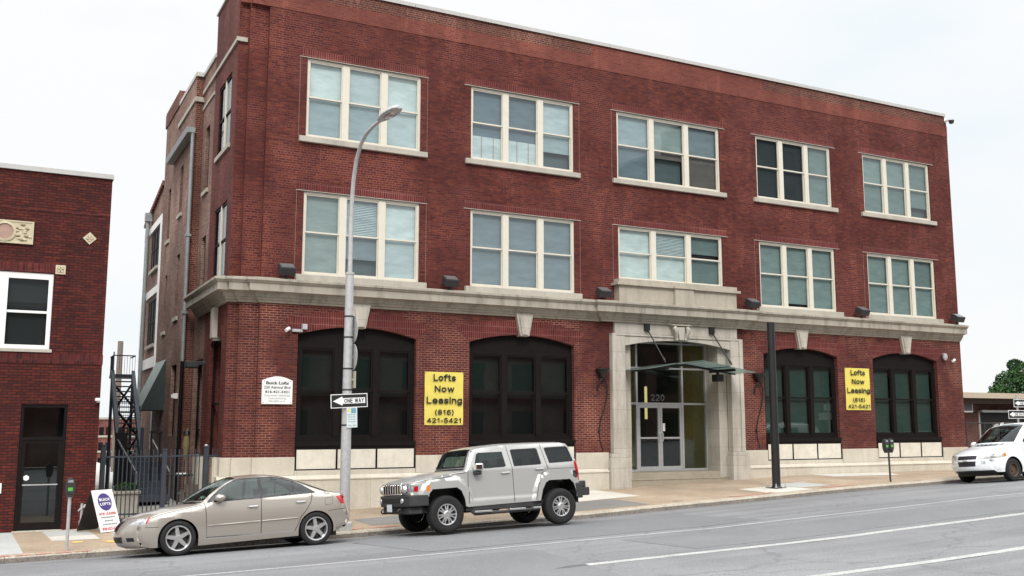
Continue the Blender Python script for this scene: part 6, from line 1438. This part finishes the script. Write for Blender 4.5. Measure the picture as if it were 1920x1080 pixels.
ac = thing('air_conditioner', 'white window air conditioner sticking out of the low brown building', 'air conditioner', (45.55, 9, 3.27)); MB().box(-.42, .42, -.45, .0, .0, .55).build('case', M['white'], ac, bevel=.02); MB().box(-.26, .34, -.47, -.451, .08, .47).build('grille', plain('grey_grille', (.10, .10, .12), .6), ac)
rl = thing('handrail', 'dark pipe handrail by the low brown building', 'handrail', (45.4, 7.5, 1.2)); MB().tube([(-1.4, 0, 1.5), (1.2, 0, 1.5)], .03, 8).tube([(0, 0, 0), (0, 0, 1.5)], .03, 8).tube([(-1.4, 0, 1.5), (-1.4, 0, 0)], .03, 8).build('rail', M['plastic'], rl)
tag(MB().box(43.2, 48, 6.4, 8.6, .7, 1.32).box(43.2, 48, 6.0, 6.4, .7, 1.15).build('entry_steps', M['concrete']), 'grey concrete steps behind the minivan', 'steps')
fl = thing('flower_pot', 'pot of white flowers by the low brown building', 'flower pot', (47.6, 8.1, 1.9)); MB().lathe([(.18, 0), (.26, .35), (.22, .35)], (0, 0, 0), 'z', 12).build('pot', M['plastic'], fl); mb = MB(); leaves(mb, (0, 0, .55), .5, .3, .26, 220, .07, (0, 0, 1), seed=9); mb.build('flowers', [M['white'], M['foliage']], fl)
tr = thing('tree', 'large green tree rising behind the low brown building', 'tree', (80, 30, .5))
MB().tube([(0, 0, -2), (.1, 0, 2), (-.1, .1, 4.2)], [.4, .32, .2], 10).tube([(0, 0, 2.5), (-1.2, .3, 4.6)], [.2, .08], 8).tube([(0, 0, 2.8), (1.4, -.2, 5.0)], [.2, .08], 8).build('trunk', M['bark'], tr, smooth=True)
mb = MB()
for k, (x, y, z, a, b) in enumerate(((0, 0, 4.9, 2.6, 2.0), (-1.9, .3, 3.9, 1.9, 1.4), (1.9, -.3, 4.2, 2.3, 1.7), (.4, -.6, 6.3, 1.7, 1.35), (-.9, .2, 5.9, 1.25, 1.0), (-2.6, 0, 5.0, .9, .6), (2.6, .2, 5.8, 1.5, 1.2), (-2.9, -.4, 3.0, 1.3, .9), (4.4, 0, 4.2, 2.2, 2.2), (.2, 0, 3.2, 3.4, 1.3), (-.1, .2, 7.35, .7, .55))):
    leaves(mb, (x, y, z), a, a, b, int(900 * a), .125, (0, 0, 1) if k % 2 else (0, 1, 1), seed=20 + k)
mb.build('crown', [M['foliage'], M['foliage_dk']], tr)
sp = thing('sign_post', 'galvanised sign post standing behind the white minivan', 'post', (31.72, -4.25, .9)); MB().box(-.03, .03, -.02, .02, 0, 2.75).build('post', M['galv'], sp)
oneway(31.92, -4.29, 3.36, .86, .275, 'upper one way sign on the post behind the white minivan', rot=0)
oneway(31.60, -4.29, 2.97, .86, .29, 'lower one way sign on the post behind the white minivan', rot=0)

# ------------------------------------------------------------------ across the street: what the window panes reflect
def opposite(x0, x1, z, y, label, mat, rows):
    t = thing('opposite_building', label, 'building', ((x0 + x1) / 2, y, 0)); w = (x1 - x0) / 2
    MB().box(-w, w, -12, 0, -1, z).build('wall', mat, t); MB().box(-w - .1, w + .1, -12, .1, z, z + .3).build('coping', M['stone_trim'], t)
    n = int((x1 - x0) / 4.5)
    for r in range(rows):
        for k in range(n): a = -w + (k + .28) * (x1 - x0) / n; MB().box(a, a + 2.2, -.05, .06, 1.6 + r * 3.8, 3.7 + r * 3.8).build('window', M['dkframe'], t)
opposite(-12, 50, 10.2, -44, 'low dark brick row across the street, mirrored in the ground floor panes', M['brick_lot'], 2)
opposite(51, 92, 19.5, -44, 'taller brick block across the street, mirrored in the right-hand upper panes', M['brick_lot'], 4)
opposite(60, 70, 31, -57, 'brown tower behind the opposite block, mirrored low in the middle upper panes', plain('greyish_brown_tower', (.10, .082, .075), .8), 7)
opposite(70.5, 83, 38, -57, 'tallest dark tower across the street, mirrored in the dark upper panes', plain('dark_tower', (.04, .045, .05), .6), 9)
